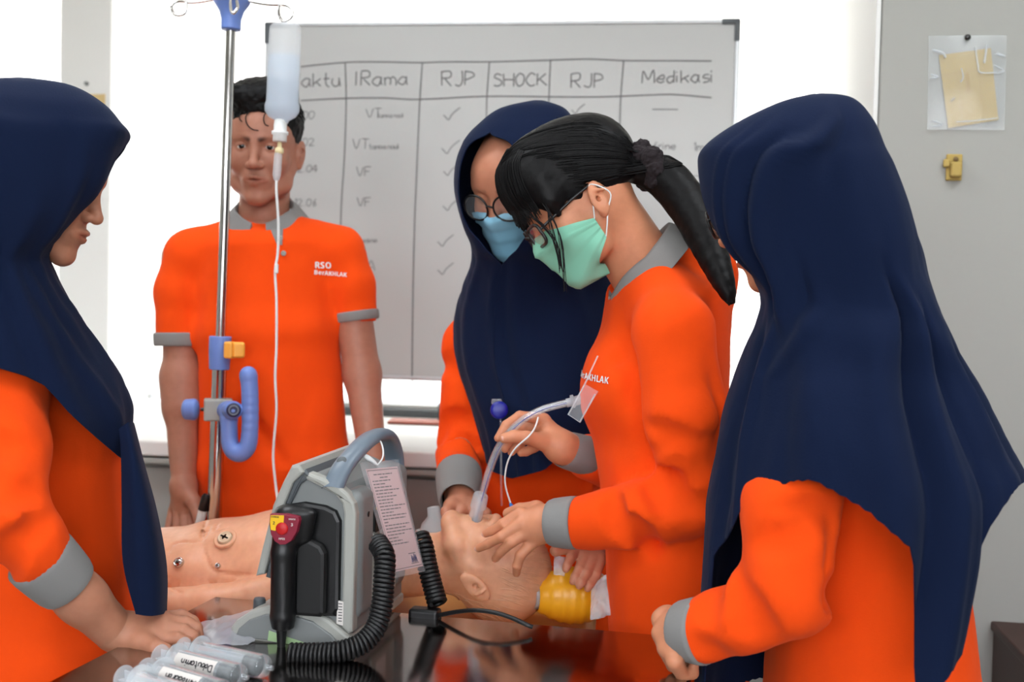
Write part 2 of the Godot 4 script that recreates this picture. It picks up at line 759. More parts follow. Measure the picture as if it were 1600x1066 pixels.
# ---------- the setting ----------
func slab(x0: float, x1: float, y0: float, y1: float, z0: float, z1: float, bevel := 0.0) -> ArrayMesh:
	var c := Vector3((x0 + x1) / 2, (y0 + y1) / 2, (z0 + z1) / 2)
	return MB.new().rbox(Vector3(x1 - x0, y1 - y0, z1 - z0), maxf(bevel, 0.002), Transform3D(Basis(), c), 1).mesh()

func build_room() -> void:
	var top := 2.85
	struct("floor", slab(-3.4, 3.2, -0.15, 0.0, -4.3, 3.0), M.floor, room)
	struct("ceiling", slab(-3.4, 3.2, top, top + 0.15, -4.3, 3.0), M.ceiling, room)
	struct("wall_left", slab(-3.5, -3.3, 0, top, -4.3, 3.0), M.wall, room)
	struct("wall_right", slab(3.0, 3.2, 0, top, -2.8, 3.0), M.wall, room)
	for w in [["wall_rear_lower", -3.4, 3.2, 0.0, 1.2], ["wall_rear_upper", -3.4, 3.2, 2.5, top], ["wall_rear_left", -3.4, -2.2, 1.2, 2.5], ["wall_rear_right", 2.2, 3.2, 1.2, 2.5]]:
		struct(w[0], slab(w[1], w[2], w[3], w[4], 2.8, 3.0), M.wall, room)
	var rear := Node3D.new()
	rear.name = "window_3"
	add_child(rear)
	rear.transform = room
	rear.set_meta("kind", "structure")
	var rf := MB.new()
	for y in [1.23, 2.47]:
		rf.rbox(Vector3(4.4, 0.06, 0.06), 0.006, Transform3D(Basis(), Vector3(0, y, 2.9)), 1)
	for k in 5:
		rf.rbox(Vector3(0.06, 1.3, 0.06), 0.006, Transform3D(Basis(), Vector3(-2.17 + k * 1.085, 1.85, 2.9)), 1)
	obj("window_frame", rf.mesh(), M.frame, rear)
	for k in 4:
		var x0 := -2.14 + k * 1.085
		obj("pane", MB.new().grid([PackedVector3Array([Vector3(x0, 1.26, 2.9), Vector3(x0 + 1.025, 1.26, 2.9)]), PackedVector3Array([Vector3(x0, 2.44, 2.9), Vector3(x0 + 1.025, 2.44, 2.9)])]).mesh(), M.glass, rear)
	struct("wall_front", slab(0.415, 3.2, 0, top, -4.25, -2.8, 0.006), M.wall, room)
	struct("wall_window_lower", slab(-3.4, 0.415, 0, 0.84, -4.25, -4.05), M.wall, room)
	struct("wall_window_upper", slab(-3.4, 0.415, 2.6, top, -4.25, -4.05), M.wall, room)
	struct("wall_pier", slab(-2.065, -1.885, 0.84, 2.6, -4.25, -3.8, 0.006), M.white_paint, room)
	struct("trim_1", slab(0.402, 0.414, 0.865, top, -4.045, -2.802, 0.003), M.white_paint, room)
	var low := thing("low_cabinet", "low dark wooden cabinet against the right wall, only its edge in view", "cabinet", room)
	obj("carcass", slab(0.70, 1.55, 0.0, 0.54, -2.795, -2.52, 0.004), M.wood, low)
	obj("top_board", slab(0.694, 1.56, 0.54, 0.56, -2.797, -2.50, 0.004), M.wood, low)
	for k in 2:
		var dr := obj("door", slab(0.712 + k * 0.42, 1.122 + k * 0.42, 0.04, 0.53, -2.519, -2.505, 0.004), M.wood, low)
		obj("handle", MB.new().tube([Vector3(1.10 + k * 0.09, 0.3, -2.49), Vector3(1.10 + k * 0.09, 0.4, -2.49)], 0.005).mesh(), M.chrome, dr)
	# two window bays, each a frame with mullions and panes
	var bays := [[-3.3, -2.065, 2], [-1.885, 0.415, 3]]
	for b in 2:
		var x0: float = bays[b][0]
		var x1: float = bays[b][1]
		var n: int = bays[b][2]
		var w := Node3D.new()
		w.name = "window_%d" % (b + 1)
		add_child(w)
		w.transform = room
		w.set_meta("kind", "structure")
		var f := MB.new()
		for y in [0.87, 2.57]:
			f.rbox(Vector3(x1 - x0, 0.06, 0.06), 0.006, Transform3D(Basis(), Vector3((x0 + x1) / 2, y, -4.15)), 1)
		for k in n + 1:
			f.rbox(Vector3(0.05, 1.7, 0.06), 0.006, Transform3D(Basis(), Vector3(lerpf(x0 + 0.025, x1 - 0.025, float(k) / n), 1.72, -4.15)), 1)
		obj("window_frame", f.mesh(), M.frame, w)
		for k in n:
			var g := MB.new()
			g.grid([PackedVector3Array([Vector3(lerpf(x0, x1, float(k) / n) + 0.05, 0.9, -4.15), Vector3(lerpf(x0, x1, float(k + 1) / n) - 0.05, 0.9, -4.15)]), PackedVector3Array([Vector3(lerpf(x0, x1, float(k) / n) + 0.05, 2.54, -4.15), Vector3(lerpf(x0, x1, float(k + 1) / n) - 0.05, 2.54, -4.15)])])
			obj("pane", g.mesh(), M.glass, w)
	# vertical blinds of cream fabric slats in front of both bays
	for b in 2:
		var x0: float = [-3.25, -1.86][b]
		var x1: float = [-2.085, 0.37][b]
		var t := thing("vertical_blind", ["cream vertical fabric blind in the narrow window bay left of the pier", "bright cream vertical fabric blind across the wide window behind the whiteboard"][b], "blind", room)
		obj("head_rail", slab(x0, x1, 2.60, 2.65, -4.04, -3.96, 0.004), M.white_paint, t)
		var n := int((x1 - x0) / 0.095)
		for k in n:
			var rows := []
			for v in 2:
				var r := PackedVector3Array()
				for u in 5:
					var s := u / 4.0 - 0.5
					r.append(Vector3(s * 0.108, 2.6 if v == 0 else 0.885, 0.006 * (1.0 - 4.0 * s * s)))
				rows.append(r)
			obj("slat", MB.new().grid(rows).mesh(), M.slat, t, Transform3D(Basis(Vector3.UP, 0.16), Vector3(lerpf(x0 + 0.05, x1 - 0.05, float(k) / (n - 1)), 0, -4.0)))
	# the worktop that runs below the windows, on its cupboards
	var c := thing("worktop", "long white worktop below the windows behind the standing man", "worktop", room)
	obj("top", slab(-3.28, 0.40, 0.82, 0.86, -4.045, -2.95, 0.006), M.white_paint, c)
	obj("front_edge", slab(-3.3, 0.40, 0.80, 0.815, -3.0, -2.952, 0.004), M.grey_light, c)
	for k in 6:
		var u := thing("base_cabinet", ["grey base cabinet at the far left end below the worktop", "second grey base cabinet from the left below the worktop", "grey base cabinet below the worktop behind the drip stand", "grey base cabinet below the worktop behind the standing man", "grey base cabinet below the worktop behind the defibrillator", "grey base cabinet below the worktop beside the right wall"][k], "cabinet", room, "grey base cabinets below the worktop")
		var x0 := -3.29 + k * 0.615
		obj("body", slab(x0 + 0.004, x0 + 0.611, 0.0, 0.798, -4.04, -3.02, 0.003), M.grey_light, u)
		for s in 2:
			var d := obj("door", slab(x0 + 0.008 + s * 0.304, x0 + 0.304 + s * 0.304, 0.06, 0.785, -3.019, -3.0, 0.004), M.wall, u)
			obj("handle", MB.new().tube([Vector3(x0 + 0.28 + s * 0.06, 0.6, -2.975), Vector3(x0 + 0.28 + s * 0.06, 0.72, -2.975)], 0.005).mesh(), M.chrome, d)

func build_lights() -> void:
	var spots := [[-1.3, -1.9], [0.9, -1.6], [-1.3, 0.2], [0.9, 0.2], [-0.2, 1.9]]
	var called := ["ceiling light panel above the drip stand", "ceiling light panel above the two women at the right", "ceiling light panel on the left nearer the viewer", "ceiling light panel on the right nearer the viewer", "ceiling light panel at the rear of the room"]
	for k in spots.size():
		var at := room * Vector3(spots[k][0], 2.85, spots[k][1])
		var t := thing("ceiling_light", called[k], "ceiling light", Transform3D(room.basis, at), "ceiling light panels")
		obj("housing", MB.new().rbox(Vector3(1.24, 0.03, 0.64), 0.004, Transform3D(Basis(), Vector3(0, -0.015, 0)), 1).mesh(), M.white_paint, t)
		var e := mat(Color(0.9, 0.9, 0.9), 0.5)
		e.emission_enabled = true
		e.emission = Color(0.97, 0.985, 1.0)
		e.emission_energy_multiplier = 1.5
		obj("diffuser", MB.new().rbox(Vector3(1.18, 0.01, 0.58), 0.003, Transform3D(Basis(), Vector3(0, -0.033, 0)), 1).mesh(), e, t)
		var a := AreaLight3D.new()
		a.name = "panel_light"
		a.area_size = Vector2(1.18, 0.58)
		a.light_color = Color(0.965, 0.985, 1.0)
		a.light_energy = LAMP
		a.shadow_enabled = true
		a.transform = Transform3D(Basis(Vector3.RIGHT, -PI / 2), Vector3(0, -0.045, 0))
		t.add_child(a)

const LAMP := 2.0


# ---------- the steel table and what stands on it ----------
const TABLE_Y := 0.72
var table_pose := Transform3D(Basis(Vector3.UP, deg_to_rad(-13.0)), Vector3.ZERO)

func build_table() -> void:
	var t := thing("steel_table", "glossy stainless steel table in front of the manikin with the defibrillator on it", "table", table_pose)
	var x0 := -0.965
	var x1 := -0.13
	var z0 := -1.93
	var z1 := -1.15
	obj("tabletop", slab(x0, x1, TABLE_Y - 0.03, TABLE_Y, z0, z1, 0.003), M.steel, t)
	obj("shelf", slab(x0 + 0.06, x1 - 0.06, 0.2, 0.22, z0 + 0.06, z1 - 0.06, 0.003), M.steel, t)
	for x in [x0 + 0.04, x1 - 0.04]:
		for z in [z0 + 0.04, z1 - 0.04]:
			obj("leg", MB.new().tube([Vector3(x, 0, z), Vector3(x, TABLE_Y - 0.03, z)], 0.016, 14).mesh(), M.chrome, t)

func stroke_text(b: MB, text: String, at: Vector3, right: Vector3, up: Vector3, size: float, pen: float, seed_: int, spread := 0.85) -> float:
	# handwriting: every letter a few short pen strokes, laid on the surface as thin ribbons
	var rng := RandomNumberGenerator.new()
	rng.seed = seed_
	var n := right.cross(up).normalized()
	var x := 0.0
	for ch in text:
		var g: String = GLYPH.get(ch, "")
		var wide := 0.0
		for stroke in g.split("/", false):
			var pts := []
			for w in stroke.split(" ", false):
				var p := Vector2(w[0].hex_to_int(), w[1].hex_to_int()) * 0.1
				wide = maxf(wide, p.x)
				p += Vector2(rng.randf_range(-0.03, 0.03), rng.randf_range(-0.04, 0.04))
				pts.append(at + right * (x + p.x * size) + up * (p.y * size))
			if pts.size() > 2:
				pts = spline(pts, 4)
			var rows := []
			for k in pts.size():
				var d: Vector3 = (pts[mini(k + 1, pts.size() - 1)] - pts[maxi(k - 1, 0)]).normalized()
				var s := d.cross(n).normalized() * pen * 0.5
				rows.append(PackedVector3Array([pts[k] - s, pts[k] + s]))
			if rows.size() > 1:
				b.grid(rows)
		x += (wide + (0.28 if wide > 0 else 0.4)) * size * spread
	return x

# letters as pen strokes on a ten by ten field: pairs of hex digits, x then y; strokes parted by /
const GLYPH := {
	"W": "0a 20 47 60 8a", "a": "65 36 03 11 40 64/66 62 70", "k": "0a 00/66 02/24 60", "t": "2a 22 40 50/06 56", "u": "06 02 20 51 56/56 60",
	"I": "0a 00", "i": "06 00/08 09", "R": "00 0a/0a 6a 66 05/25 70", "m": "06 00/04 26 44 40/44 66 84 80", "J": "6a 63 40 11", "P": "00 0a/0a 59 66 04", "S": "69 2a 07 55 62 30 01",
	"H": "0a 00/8a 80/05 85", "O": "3a 06 20 62 78 3a", "o": "36 03 20 53 36", "C": "79 4a 06 12 40 71", "K": "0a 00/7a 04/25 80", "M": "00 1a 53 9a a0", "e": "03 63 56 25 02 30 61", "d": "65 25 02 30 63/6a 60",
	"s": "56 26 14 53 51 10", "V": "0a 40 8a", "T": "0a 8a/4a 40", "F": "00 0a/0a 7a/05 55", "n": "06 00/04 36 54 50", "r": "06 00/03 26 46", "p": "06 00/05 36 63 31 02", "f": "5a 39 25 20/05 45",
	"l": "0a 00", "g": "65 25 02 31 64/66 60 20", "1": "18 3a 30", "0": "3a 06 20 62 78 3a", "2": "08 3a 67 00/00 70", "4": "5a 04 74/5a 50", "6": "5a 14 20 52 35 13", "5": "6a 0a 06 45 62 30 00", ".": "10 21",
	"A": "00 4a 80/13 63", "D": "00 0a/0a 59 75 51 00", "b": "0a 00/03 36 53 30 01", "v": "04 20 6a", "-": "05 e5", "E": "7a 0a 00 70/05 55", "B": "00 0a/0a 69 05 62 00", "L": "0a 00 70", "Q": "3a 06 20 62 78 3a/42 80",
}

func coil(axis: Array, turn_r: float, wire: float, pitch: float) -> MB:
	var b := MB.new()
	var length := 0.0
	for k in axis.size() - 1:
		length += (axis[k] as Vector3).distance_to(axis[k + 1])
	var steps := int(length / pitch * 12.0)
	var pts := []
	var up := Vector3(0.3, 0.2, 0.9).normalized()
	var walked := 0.0
	var seg := 0
	for k in steps:
		var want := length * k / steps
		while seg < axis.size() - 2 and walked + (axis[seg] as Vector3).distance_to(axis[seg + 1]) < want:
			walked += (axis[seg] as Vector3).distance_to(axis[seg + 1])
			seg += 1
		var l := (axis[seg] as Vector3).distance_to(axis[seg + 1])
		var p: Vector3 = (axis[seg] as Vector3).lerp(axis[seg + 1], (want - walked) / l)
		var t: Vector3 = ((axis[mini(seg + 2, axis.size() - 1)] as Vector3) - axis[maxi(seg - 1, 0)]).normalized()
		var s := t.cross(up).normalized()
		up = s.cross(t).normalized()
		var a := want / pitch * TAU
		pts.append(p + (s * cos(a) + up * sin(a)) * turn_r)
	return b.tube(pts, wire, 6)

func flat_text(text: String, mm: float, deep := 0.0004, bold := true) -> Mesh:
	var t := TextMesh.new()
	var f := SystemFont.new()
	f.font_names = PackedStringArray(["Droid Sans"])
	f.font_weight = 700 if bold else 400
	t.font = f
	t.text = text
	t.font_size = 32
	t.pixel_size = mm / 1000.0 / 23.0
	t.depth = deep
	return t

# fronts of the device are measured on its near face: pixels to metres from the near right bottom corner
func dv(px: float, py: float, z := 0.0) -> Vector3:
	return Vector3((px - 552.0) * 0.00097, (1008.0 - py) * 0.00097, z)

func dv2(list: Array) -> PackedVector2Array:
	var o := PackedVector2Array()
	for k in range(0, list.size(), 2):
		o.append(Vector2((list[k] - 552.0) * 0.00097, (1008.0 - list[k + 1]) * 0.00097))
	return o

func build_defibrillator() -> void:
	var p0 := W(552, 1008, 1.84)
	p0.y = TABLE_Y
	var pose := Transform3D(Basis(Vector3.UP, deg_to_rad(-11.0)), p0)
	var t := thing("defibrillator", "grey portable defibrillator with a carrying handle and black paddle on the steel table", "defibrillator", pose)
	var L := 0.265
	# foot plinth with an arched front, a light rim round it
	obj("plinth", MB.new().prism(dv2([352, 1006, 360, 1012, 545, 1012, 552, 1004, 552, 992, 540, 984, 515, 966, 485, 954, 450, 948, 415, 951, 385, 962, 362, 978, 353, 990]), -L - 0.01, 0.012, 0.005).mesh(), M.grey_light, t)
	obj("plinth_front", MB.new().prism(dv2([362, 1004, 540, 1008, 520, 988, 490, 970, 450, 961, 412, 964, 385, 975, 368, 990]), 0.010, 0.0155, 0.002).mesh(), M.grey_mid, t)
	obj("maker_strip", MB.new().prism(dv2([417, 1005, 493, 1011, 480, 1004, 419, 989]), 0.0155, 0.0165, 0.0003).mesh(), mat(Color(0.62, 0.74, 0.55), 0.5), t)
	# housing
	obj("body", MB.new().prism(dv2([411, 966, 548, 990, 552, 986, 552, 800, 549, 782, 541, 770, 526, 760, 497, 748, 470, 740, 462, 741, 437, 786, 411, 905]), -L, 0.0, 0.008).mesh(), M.grey_mid, t)
	obj("front_frame", MB.new().prism(dv2([545, 988, 552, 984, 554, 800, 551, 783, 541, 769, 526, 758, 497, 746, 468, 737, 462, 746, 500, 762, 520, 772, 531, 785, 534, 800, 534, 978]), -0.02, 0.006, 0.004).mesh(), M.grey_light, t)
	var lid := obj("screen_bezel", MB.new().prism(dv2([393, 906, 408, 902, 424, 840, 438, 792, 452, 756, 470, 738, 463, 727, 450, 728, 436, 755, 420, 792, 402, 866]), -L - 0.01, 0.012, 0.004).mesh(), M.grey_light, t)
	obj("bezel_seal", MB.new().prism(dv2([407, 908, 416, 910, 432, 840, 446, 792, 462, 758, 480, 744, 470, 734, 452, 752, 438, 788, 422, 840]), -L - 0.005, 0.006, 0.003).mesh(), M.grey_dark, t)
	obj("screen", MB.new().prism(dv2([422, 786, 420, 788, 405, 856, 407, 857]), -L + 0.05, -0.05, 0.0005).mesh(), M.black, lid)
	obj("side_shoulder", MB.new().rbox(Vector3(0.05, 0.2, 0.075), 0.018, Transform3D(Basis(), Vector3(-0.018, 0.135, -0.043)), 4).mesh(), M.grey_mid, t)
	obj("side_shoulder", MB.new().rbox(Vector3(0.055, 0.215, 0.075), 0.022, Transform3D(Basis(), Vector3(-0.02, 0.142, -0.232)), 4).mesh(), M.grey_mid, t)
	obj("side_panel", MB.new().rbox(Vector3(0.012, 0.12, 0.13), 0.005, Transform3D(Basis(), Vector3(0.001, 0.10, -0.135)), 2).mesh(), M.grey_light, t)
	obj("cable_bay", MB.new().rbox(Vector3(0.01, 0.10, 0.11), 0.004, Transform3D(Basis(), Vector3(0.001, 0.195, -0.135)), 2).mesh(), M.black_soft, t)
	for z in [-0.04, -0.235]:
		var scr := MB.new().lathe([[0.0, 0.001], [0.004, 0.001], [0.0045, 0.0]], 12, Transform3D(Basis(Vector3.BACK, -PI / 2), Vector3(0.0075, 0.195, z)))
		obj("screw", scr.mesh(), M.black, t)
	obj("knob", MB.new().lathe([[0.0, 0.02], [0.008, 0.019], [0.0095, 0.016], [0.010, 0.0], [0.0, 0.0]], 16, Transform3D(Basis(), Vector3(-0.164, 0.036, -0.03))).mesh(), M.grey_dark, t)
	# carrying handle arching from near to far
	var rows := []
	var arch := spline([Vector3(-0.038, 0.236, 0.0), Vector3(-0.030, 0.268, -0.025), Vector3(-0.016, 0.297, -0.075), Vector3(-0.014, 0.304, -0.14), Vector3(-0.014, 0.296, -0.20), Vector3(-0.014, 0.262, -0.242), Vector3(-0.014, 0.225, -0.252)], 7)
	for k in arch.size():
		var d: Vector3 = (arch[mini(k + 1, arch.size() - 1)] - arch[maxi(k - 1, 0)]).normalized()
		var up := d.cross(Vector3.RIGHT).normalized()
		var ring := PackedVector3Array()
		for a in 16:
			var f := TAU * a / 16
			ring.append(arch[k] + Vector3.RIGHT * cos(f) * 0.017 + up * sin(f) * 0.011)
		rows.append(ring)
	var h := obj("handle", MB.new().grid(rows, true).mesh(), M.grey_blue, t)
	obj("thumb_recess", MB.new().lathe([[0.0, 0.0012], [0.007, 0.001], [0.008, 0.0]], 16, Transform3D(Basis(Vector3.RIGHT, 0.95), Vector3(-0.031, 0.2775, -0.021))).mesh(), M.grey_dark, h)
	obj("service_label", MB.new().prism(dv2([526, 973, 537, 975, 537, 938, 527, 936]), 0.004, 0.0066, 0.0002).mesh(), M.paper, t)
	var codes := MB.new()
	for k in 7:
		codes.rbox(Vector3(0.006, 0.0012, 0.0004), 0.0001, Transform3D(Basis(), dv(532, 941 + k * 4.5, 0.0068)), 1)
	obj("printed_lines", codes.mesh(), M.ink, t)
	obj("side_label", MB.new().rbox(Vector3(0.001, 0.045, 0.05), 0.0003, Transform3D(Basis(), Vector3(0.0075, 0.075, -0.12)), 1).mesh(), M.paper, t)
	obj("warning_sticker", MB.new().rbox(Vector3(0.001, 0.03, 0.022), 0.0003, Transform3D(Basis(), Vector3(0.0075, 0.21, -0.09)), 1).mesh(), M.yellow, t)
	# the black well and the paddle docked in it
	obj("paddle_well", MB.new().prism(dv2([431, 800, 431, 960, 444, 966, 524, 962, 530, 950, 530, 812, 522, 796, 505, 789, 470, 785, 445, 790]), -0.01, 0.009, 0.006).mesh(), M.black, t)
	var pd := thing("defibrillator_paddle", "black defibrillator paddle with a yellow and crimson button plate, docked on the near face", "paddle", pose)
	obj("electrode_shoe", MB.new().prism(dv2([462, 832, 462, 960, 505, 960, 512, 954, 512, 860, 505, 848, 492, 842]), 0.008, 0.026, 0.006).mesh(), M.black_soft, pd)
	var grip := Sdf.new(0.003)
	grip.chain([dv(452, 810, 0.03), dv(449, 860, 0.036), dv(448, 960, 0.032), dv(448, 972, 0.031)], [0.0205, 0.0185, 0.0188, 0.0175], 0.004)
	grip.bone(dv(462, 800, 0.022), dv(462, 838, 0.022), Vector3.RIGHT, 0.033, 0.016, 0.026, 0.014, 0.012, 0.012)
	grip.cut(dv(448, 980, 0), Vector3.DOWN)
	jobs.append(grip)
	late.append(func() -> void: obj("grip", sdf_mesh([grip]), M.black, pd))
	# button plate: a crimson shield, its yellow quarter and a round red button
	var face := Transform3D(Basis(Vector3.RIGHT, -0.12), Vector3(0, 0.0, 0.0))
	var zp := 0.058
	var shield := dv2([435, 797, 434, 812, 437, 828, 443, 838, 452, 843, 461, 842, 470, 836, 478, 822, 482, 804, 480, 799, 460, 796])
	obj("button_plate", MB.new().prism(shield, zp - 0.012, zp, 0.001).mesh(), M.magenta, pd)
	obj("charge_field", MB.new().prism(dv2([436.5, 798.5, 435.5, 810, 437, 821, 444, 822, 457, 811, 458, 797.5]), zp - 0.002, zp + 0.0006, 0.0003).mesh(), M.yellow, pd)
	obj("button", MB.new().lathe([[0.0, 0.004], [0.007, 0.0036], [0.0092, 0.002], [0.0096, 0.0]], 24, Transform3D(Basis(Vector3.RIGHT, PI / 2), dv(455, 818, zp))).mesh(), M.red, pd)
	for w in [["CHARGE", 443.5, 800.5, 2.0, M.ink], ["2", 442, 810, 4.5, M.ink], ["SHOCK", 471, 802.5, 2.0, M.paper], ["3", 471, 811, 4.5, M.paper], ["APEX", 455, 833.5, 3.0, M.paper]]:
		obj("lettering", flat_text(w[0], w[3]), w[4], pd, Transform3D(Basis(), dv(w[1], w[2], zp + 0.0008)))
	obj("cable_boot", MB.new().lathe([[0.0085, 0.0], [0.0075, -0.008], [0.0055, -0.035], [0.004, -0.036]], 14, Transform3D(Basis(), dv(446, 980, 0.031))).mesh(), M.rubber, pd)
	obj("cord", MB.new().tube(spline([dv(446, 1005, 0.031), dv(444, 1022, 0.031), dv(446, 1034, 0.034), dv(456, 1036, 0.045), dv(466, 1026, 0.055)], 8), 0.0042, 10).mesh(), M.rubber, pd)
	# coiled leads: one from the docked paddle round to the side bay, one behind
	var ax := spline([W(452, 1022, 1.765), W(490, 1022, 1.765), W(530, 1019, 1.765), W(565, 1006, 1.775), W(588, 980, 1.79), W(597, 945, 1.80), W(600, 905, 1.81), W(601, 870, 1.825), W(590, 848, 1.85)], 8)
	obj("coiled_lead", coil(ax, 0.0135, 0.0034, 0.0064).mesh(), M.rubber, pd, pose.affine_inverse())
	var p2 := thing("second_paddle_lead", "black coiled paddle lead hanging down the far side of the defibrillator beside the manikin neck", "cable")
	var ax2 := spline([W(655, 838, 2.06), W(662, 855, 2.05), W(668, 885, 2.04), W(677, 920, 2.03), W(684, 945, 2.02)], 8)
	obj("coil", coil(ax2, 0.0145, 0.0038, 0.0070).mesh(), M.rubber, p2)
	obj("plug", MB.new().rbox(Vector3(0.052, 0.026, 0.03), 0.007, Transform3D(Basis(Vector3.UP, -0.2), W(664, 962, 2.02))).mesh(), M.black, p2)
	obj("power_cable", MB.new().tube(path([[684, 962, 2.01], [715, 956, 1.99], [745, 954, 1.97], [775, 958, 1.955], [800, 966, 1.945], [822, 976, 1.935], [832, 980, 1.935]], 8), 0.0036, 10).mesh(), M.rubber, p2)
	# checklist in a laminated pocket, tied to the handle
	var tg := thing("checklist_card", "laminated instruction card hanging on a white string from the defibrillator handle", "card")
	var q := [W(562, 723, 1.885), W(622, 718, 1.955), W(664, 893, 1.985), W(615, 904, 1.90)]
	obj("laminate", sheet4(q, 0.0012, 0.0).mesh(), M.film, tg)
	var inner := []
	for k in 4:
		var uvp: Vector2 = [Vector2(0.10, 0.06), Vector2(0.93, 0.06), Vector2(0.97, 0.95), Vector2(0.10, 0.95)][k]
		inner.append(quad_at(q, uvp))
	obj("paper", sheet4(inner, 0.0007, 0.0).mesh(), mat(Color(0.80, 0.70, 0.70), 0.5), tg)
	var lines := MB.new()
	var rng := RandomNumberGenerator.new()
	rng.seed = 5
	var lens_ := [0.62, 0.26, 0.6, 0.42, 0.58, 0.82, 0.56, 0.7, 0.52, 0.48, 0.88, 0.7, 0.42, 0.84, 0.78, 0.14, 0.86, 0.7, 0.9, 0.6, 0.34, 0.46, 0.66]
	var n3: Vector3 = (inner[1] - inner[0]).cross(inner[3] - inner[0]).normalized()
	if n3.z < 0.0:
		n3 = -n3
	for k in lens_.size():
		var v: float = 0.055 + k * 0.031
		var u0: float = 0.5 - lens_[k] * 0.5 if k < 2 else 0.1
		var u := u0
		while u < u0 + lens_[k] - 0.02:
			var u2 := minf(u + rng.randf_range(0.05, 0.16), u0 + lens_[k])
			var qq := []
			for e in [[u, v], [u2, v], [u2, v + 0.011], [u, v + 0.011]]:
				qq.append(quad_at(inner, Vector2(e[0] * 0.95, e[1])) + n3 * 0.0006)
			lines.add(PackedVector3Array(qq), PackedInt32Array([0, 1, 2, 0, 2, 3]))
			u = u2 + 0.02
	for e in [[0.02, 0.015, 0.98, 0.022], [0.02, 0.015, 0.03, 0.985], [0.97, 0.015, 0.98, 0.985], [0.02, 0.978, 0.98, 0.985], [0.6, 0.85, 0.85, 0.858], [0.62, 0.95, 0.9, 0.957]]:
		var qq := []
		for c in [[0, 1], [2, 1], [2, 3], [0, 3]]:
			qq.append(quad_at(inner, Vector2(e[c[0]], e[c[1]])) + n3 * 0.0006)
		lines.add(PackedVector3Array(qq), PackedInt32Array([0, 1, 2, 0, 2, 3]))
	obj("print", lines.mesh(), M.marker, tg)
	var sg := MB.new()
	var sp := []
	for k in 9:
		sp.append(quad_at(inner, Vector2(0.66 + k * 0.024, 0.945 if k % 2 == 0 else 0.885 - 0.01 * (k % 3))) + n3 * 0.0008)
	sg.tube(sp, 0.0006, 5)
	obj("signature", sg.mesh(), mat(Color(0.15, 0.17, 0.4), 0.6), tg)
	obj("string", MB.new().tube(path([[590, 727, 1.91], [598, 715, 1.915], [598, 700, 1.925], [592, 688, 1.94], [575, 687, 1.95], [560, 692, 1.945], [566, 705, 1.92], [580, 720, 1.91], [590, 727, 1.91]], 7), 0.0014, 8).mesh(), M.white_plastic, tg)
	obj("bow", MB.new().tube(path([[590, 727, 1.90], [574, 714, 1.895], [568, 712, 1.895], [584, 722, 1.895]], 6), [0.001, 0.002, 0.003, 0.0034, 0.0035, 0.0035, 0.0034, 0.0032, 0.003, 0.003, 0.003, 0.003, 0.003, 0.0035, 0.004, 0.004, 0.003, 0.002, 0.001], 8).mesh(), M.white_plastic, tg)

func quad_at(q: Array, t: Vector2) -> Vector3:
	var a: Vector3 = (q[0] as Vector3).lerp(q[1], t.x)
	return a.lerp((q[3] as Vector3).lerp(q[2], t.x), t.y)

func sheet4(q: Array, thick: float, bulge: float, n := 6) -> MB:   # a thin card between four corners
	var nn: Vector3 = ((q[1] - q[0]) as Vector3).cross(q[3] - q[0]).normalized()
	var front := []
	var back := []
	for y in n + 1:
		var r := PackedVector3Array()
		var r2 := PackedVector3Array()
		for x in n + 1:
			var u := float(x) / n
			var v := float(y) / n
			var p := quad_at(q, Vector2(u, v)) + nn * bulge * sin(u * PI) * sin(v * PI)
			r.append(p + nn * thick * 0.5)
			r2.append(p - nn * thick * 0.5)
		front.append(r)
		back.append(r2)
	var b := MB.new()
	b.grid(front)
	b.grid(back, false, true)
	var rim := []
	var e := []
	for k in n:
		e.append([0, k])
	for k in n:
		e.append([k, n])
	for k in n:
		e.append([n, n - k])
	for k in n:
		e.append([n - k, 0])
	var r0 := PackedVector3Array()
	var r1 := PackedVector3Array()
	for c in e:
		r0.append(front[c[0]][c[1]])
		r1.append(back[c[0]][c[1]])
	b.grid([r0, r1], true)
	return b

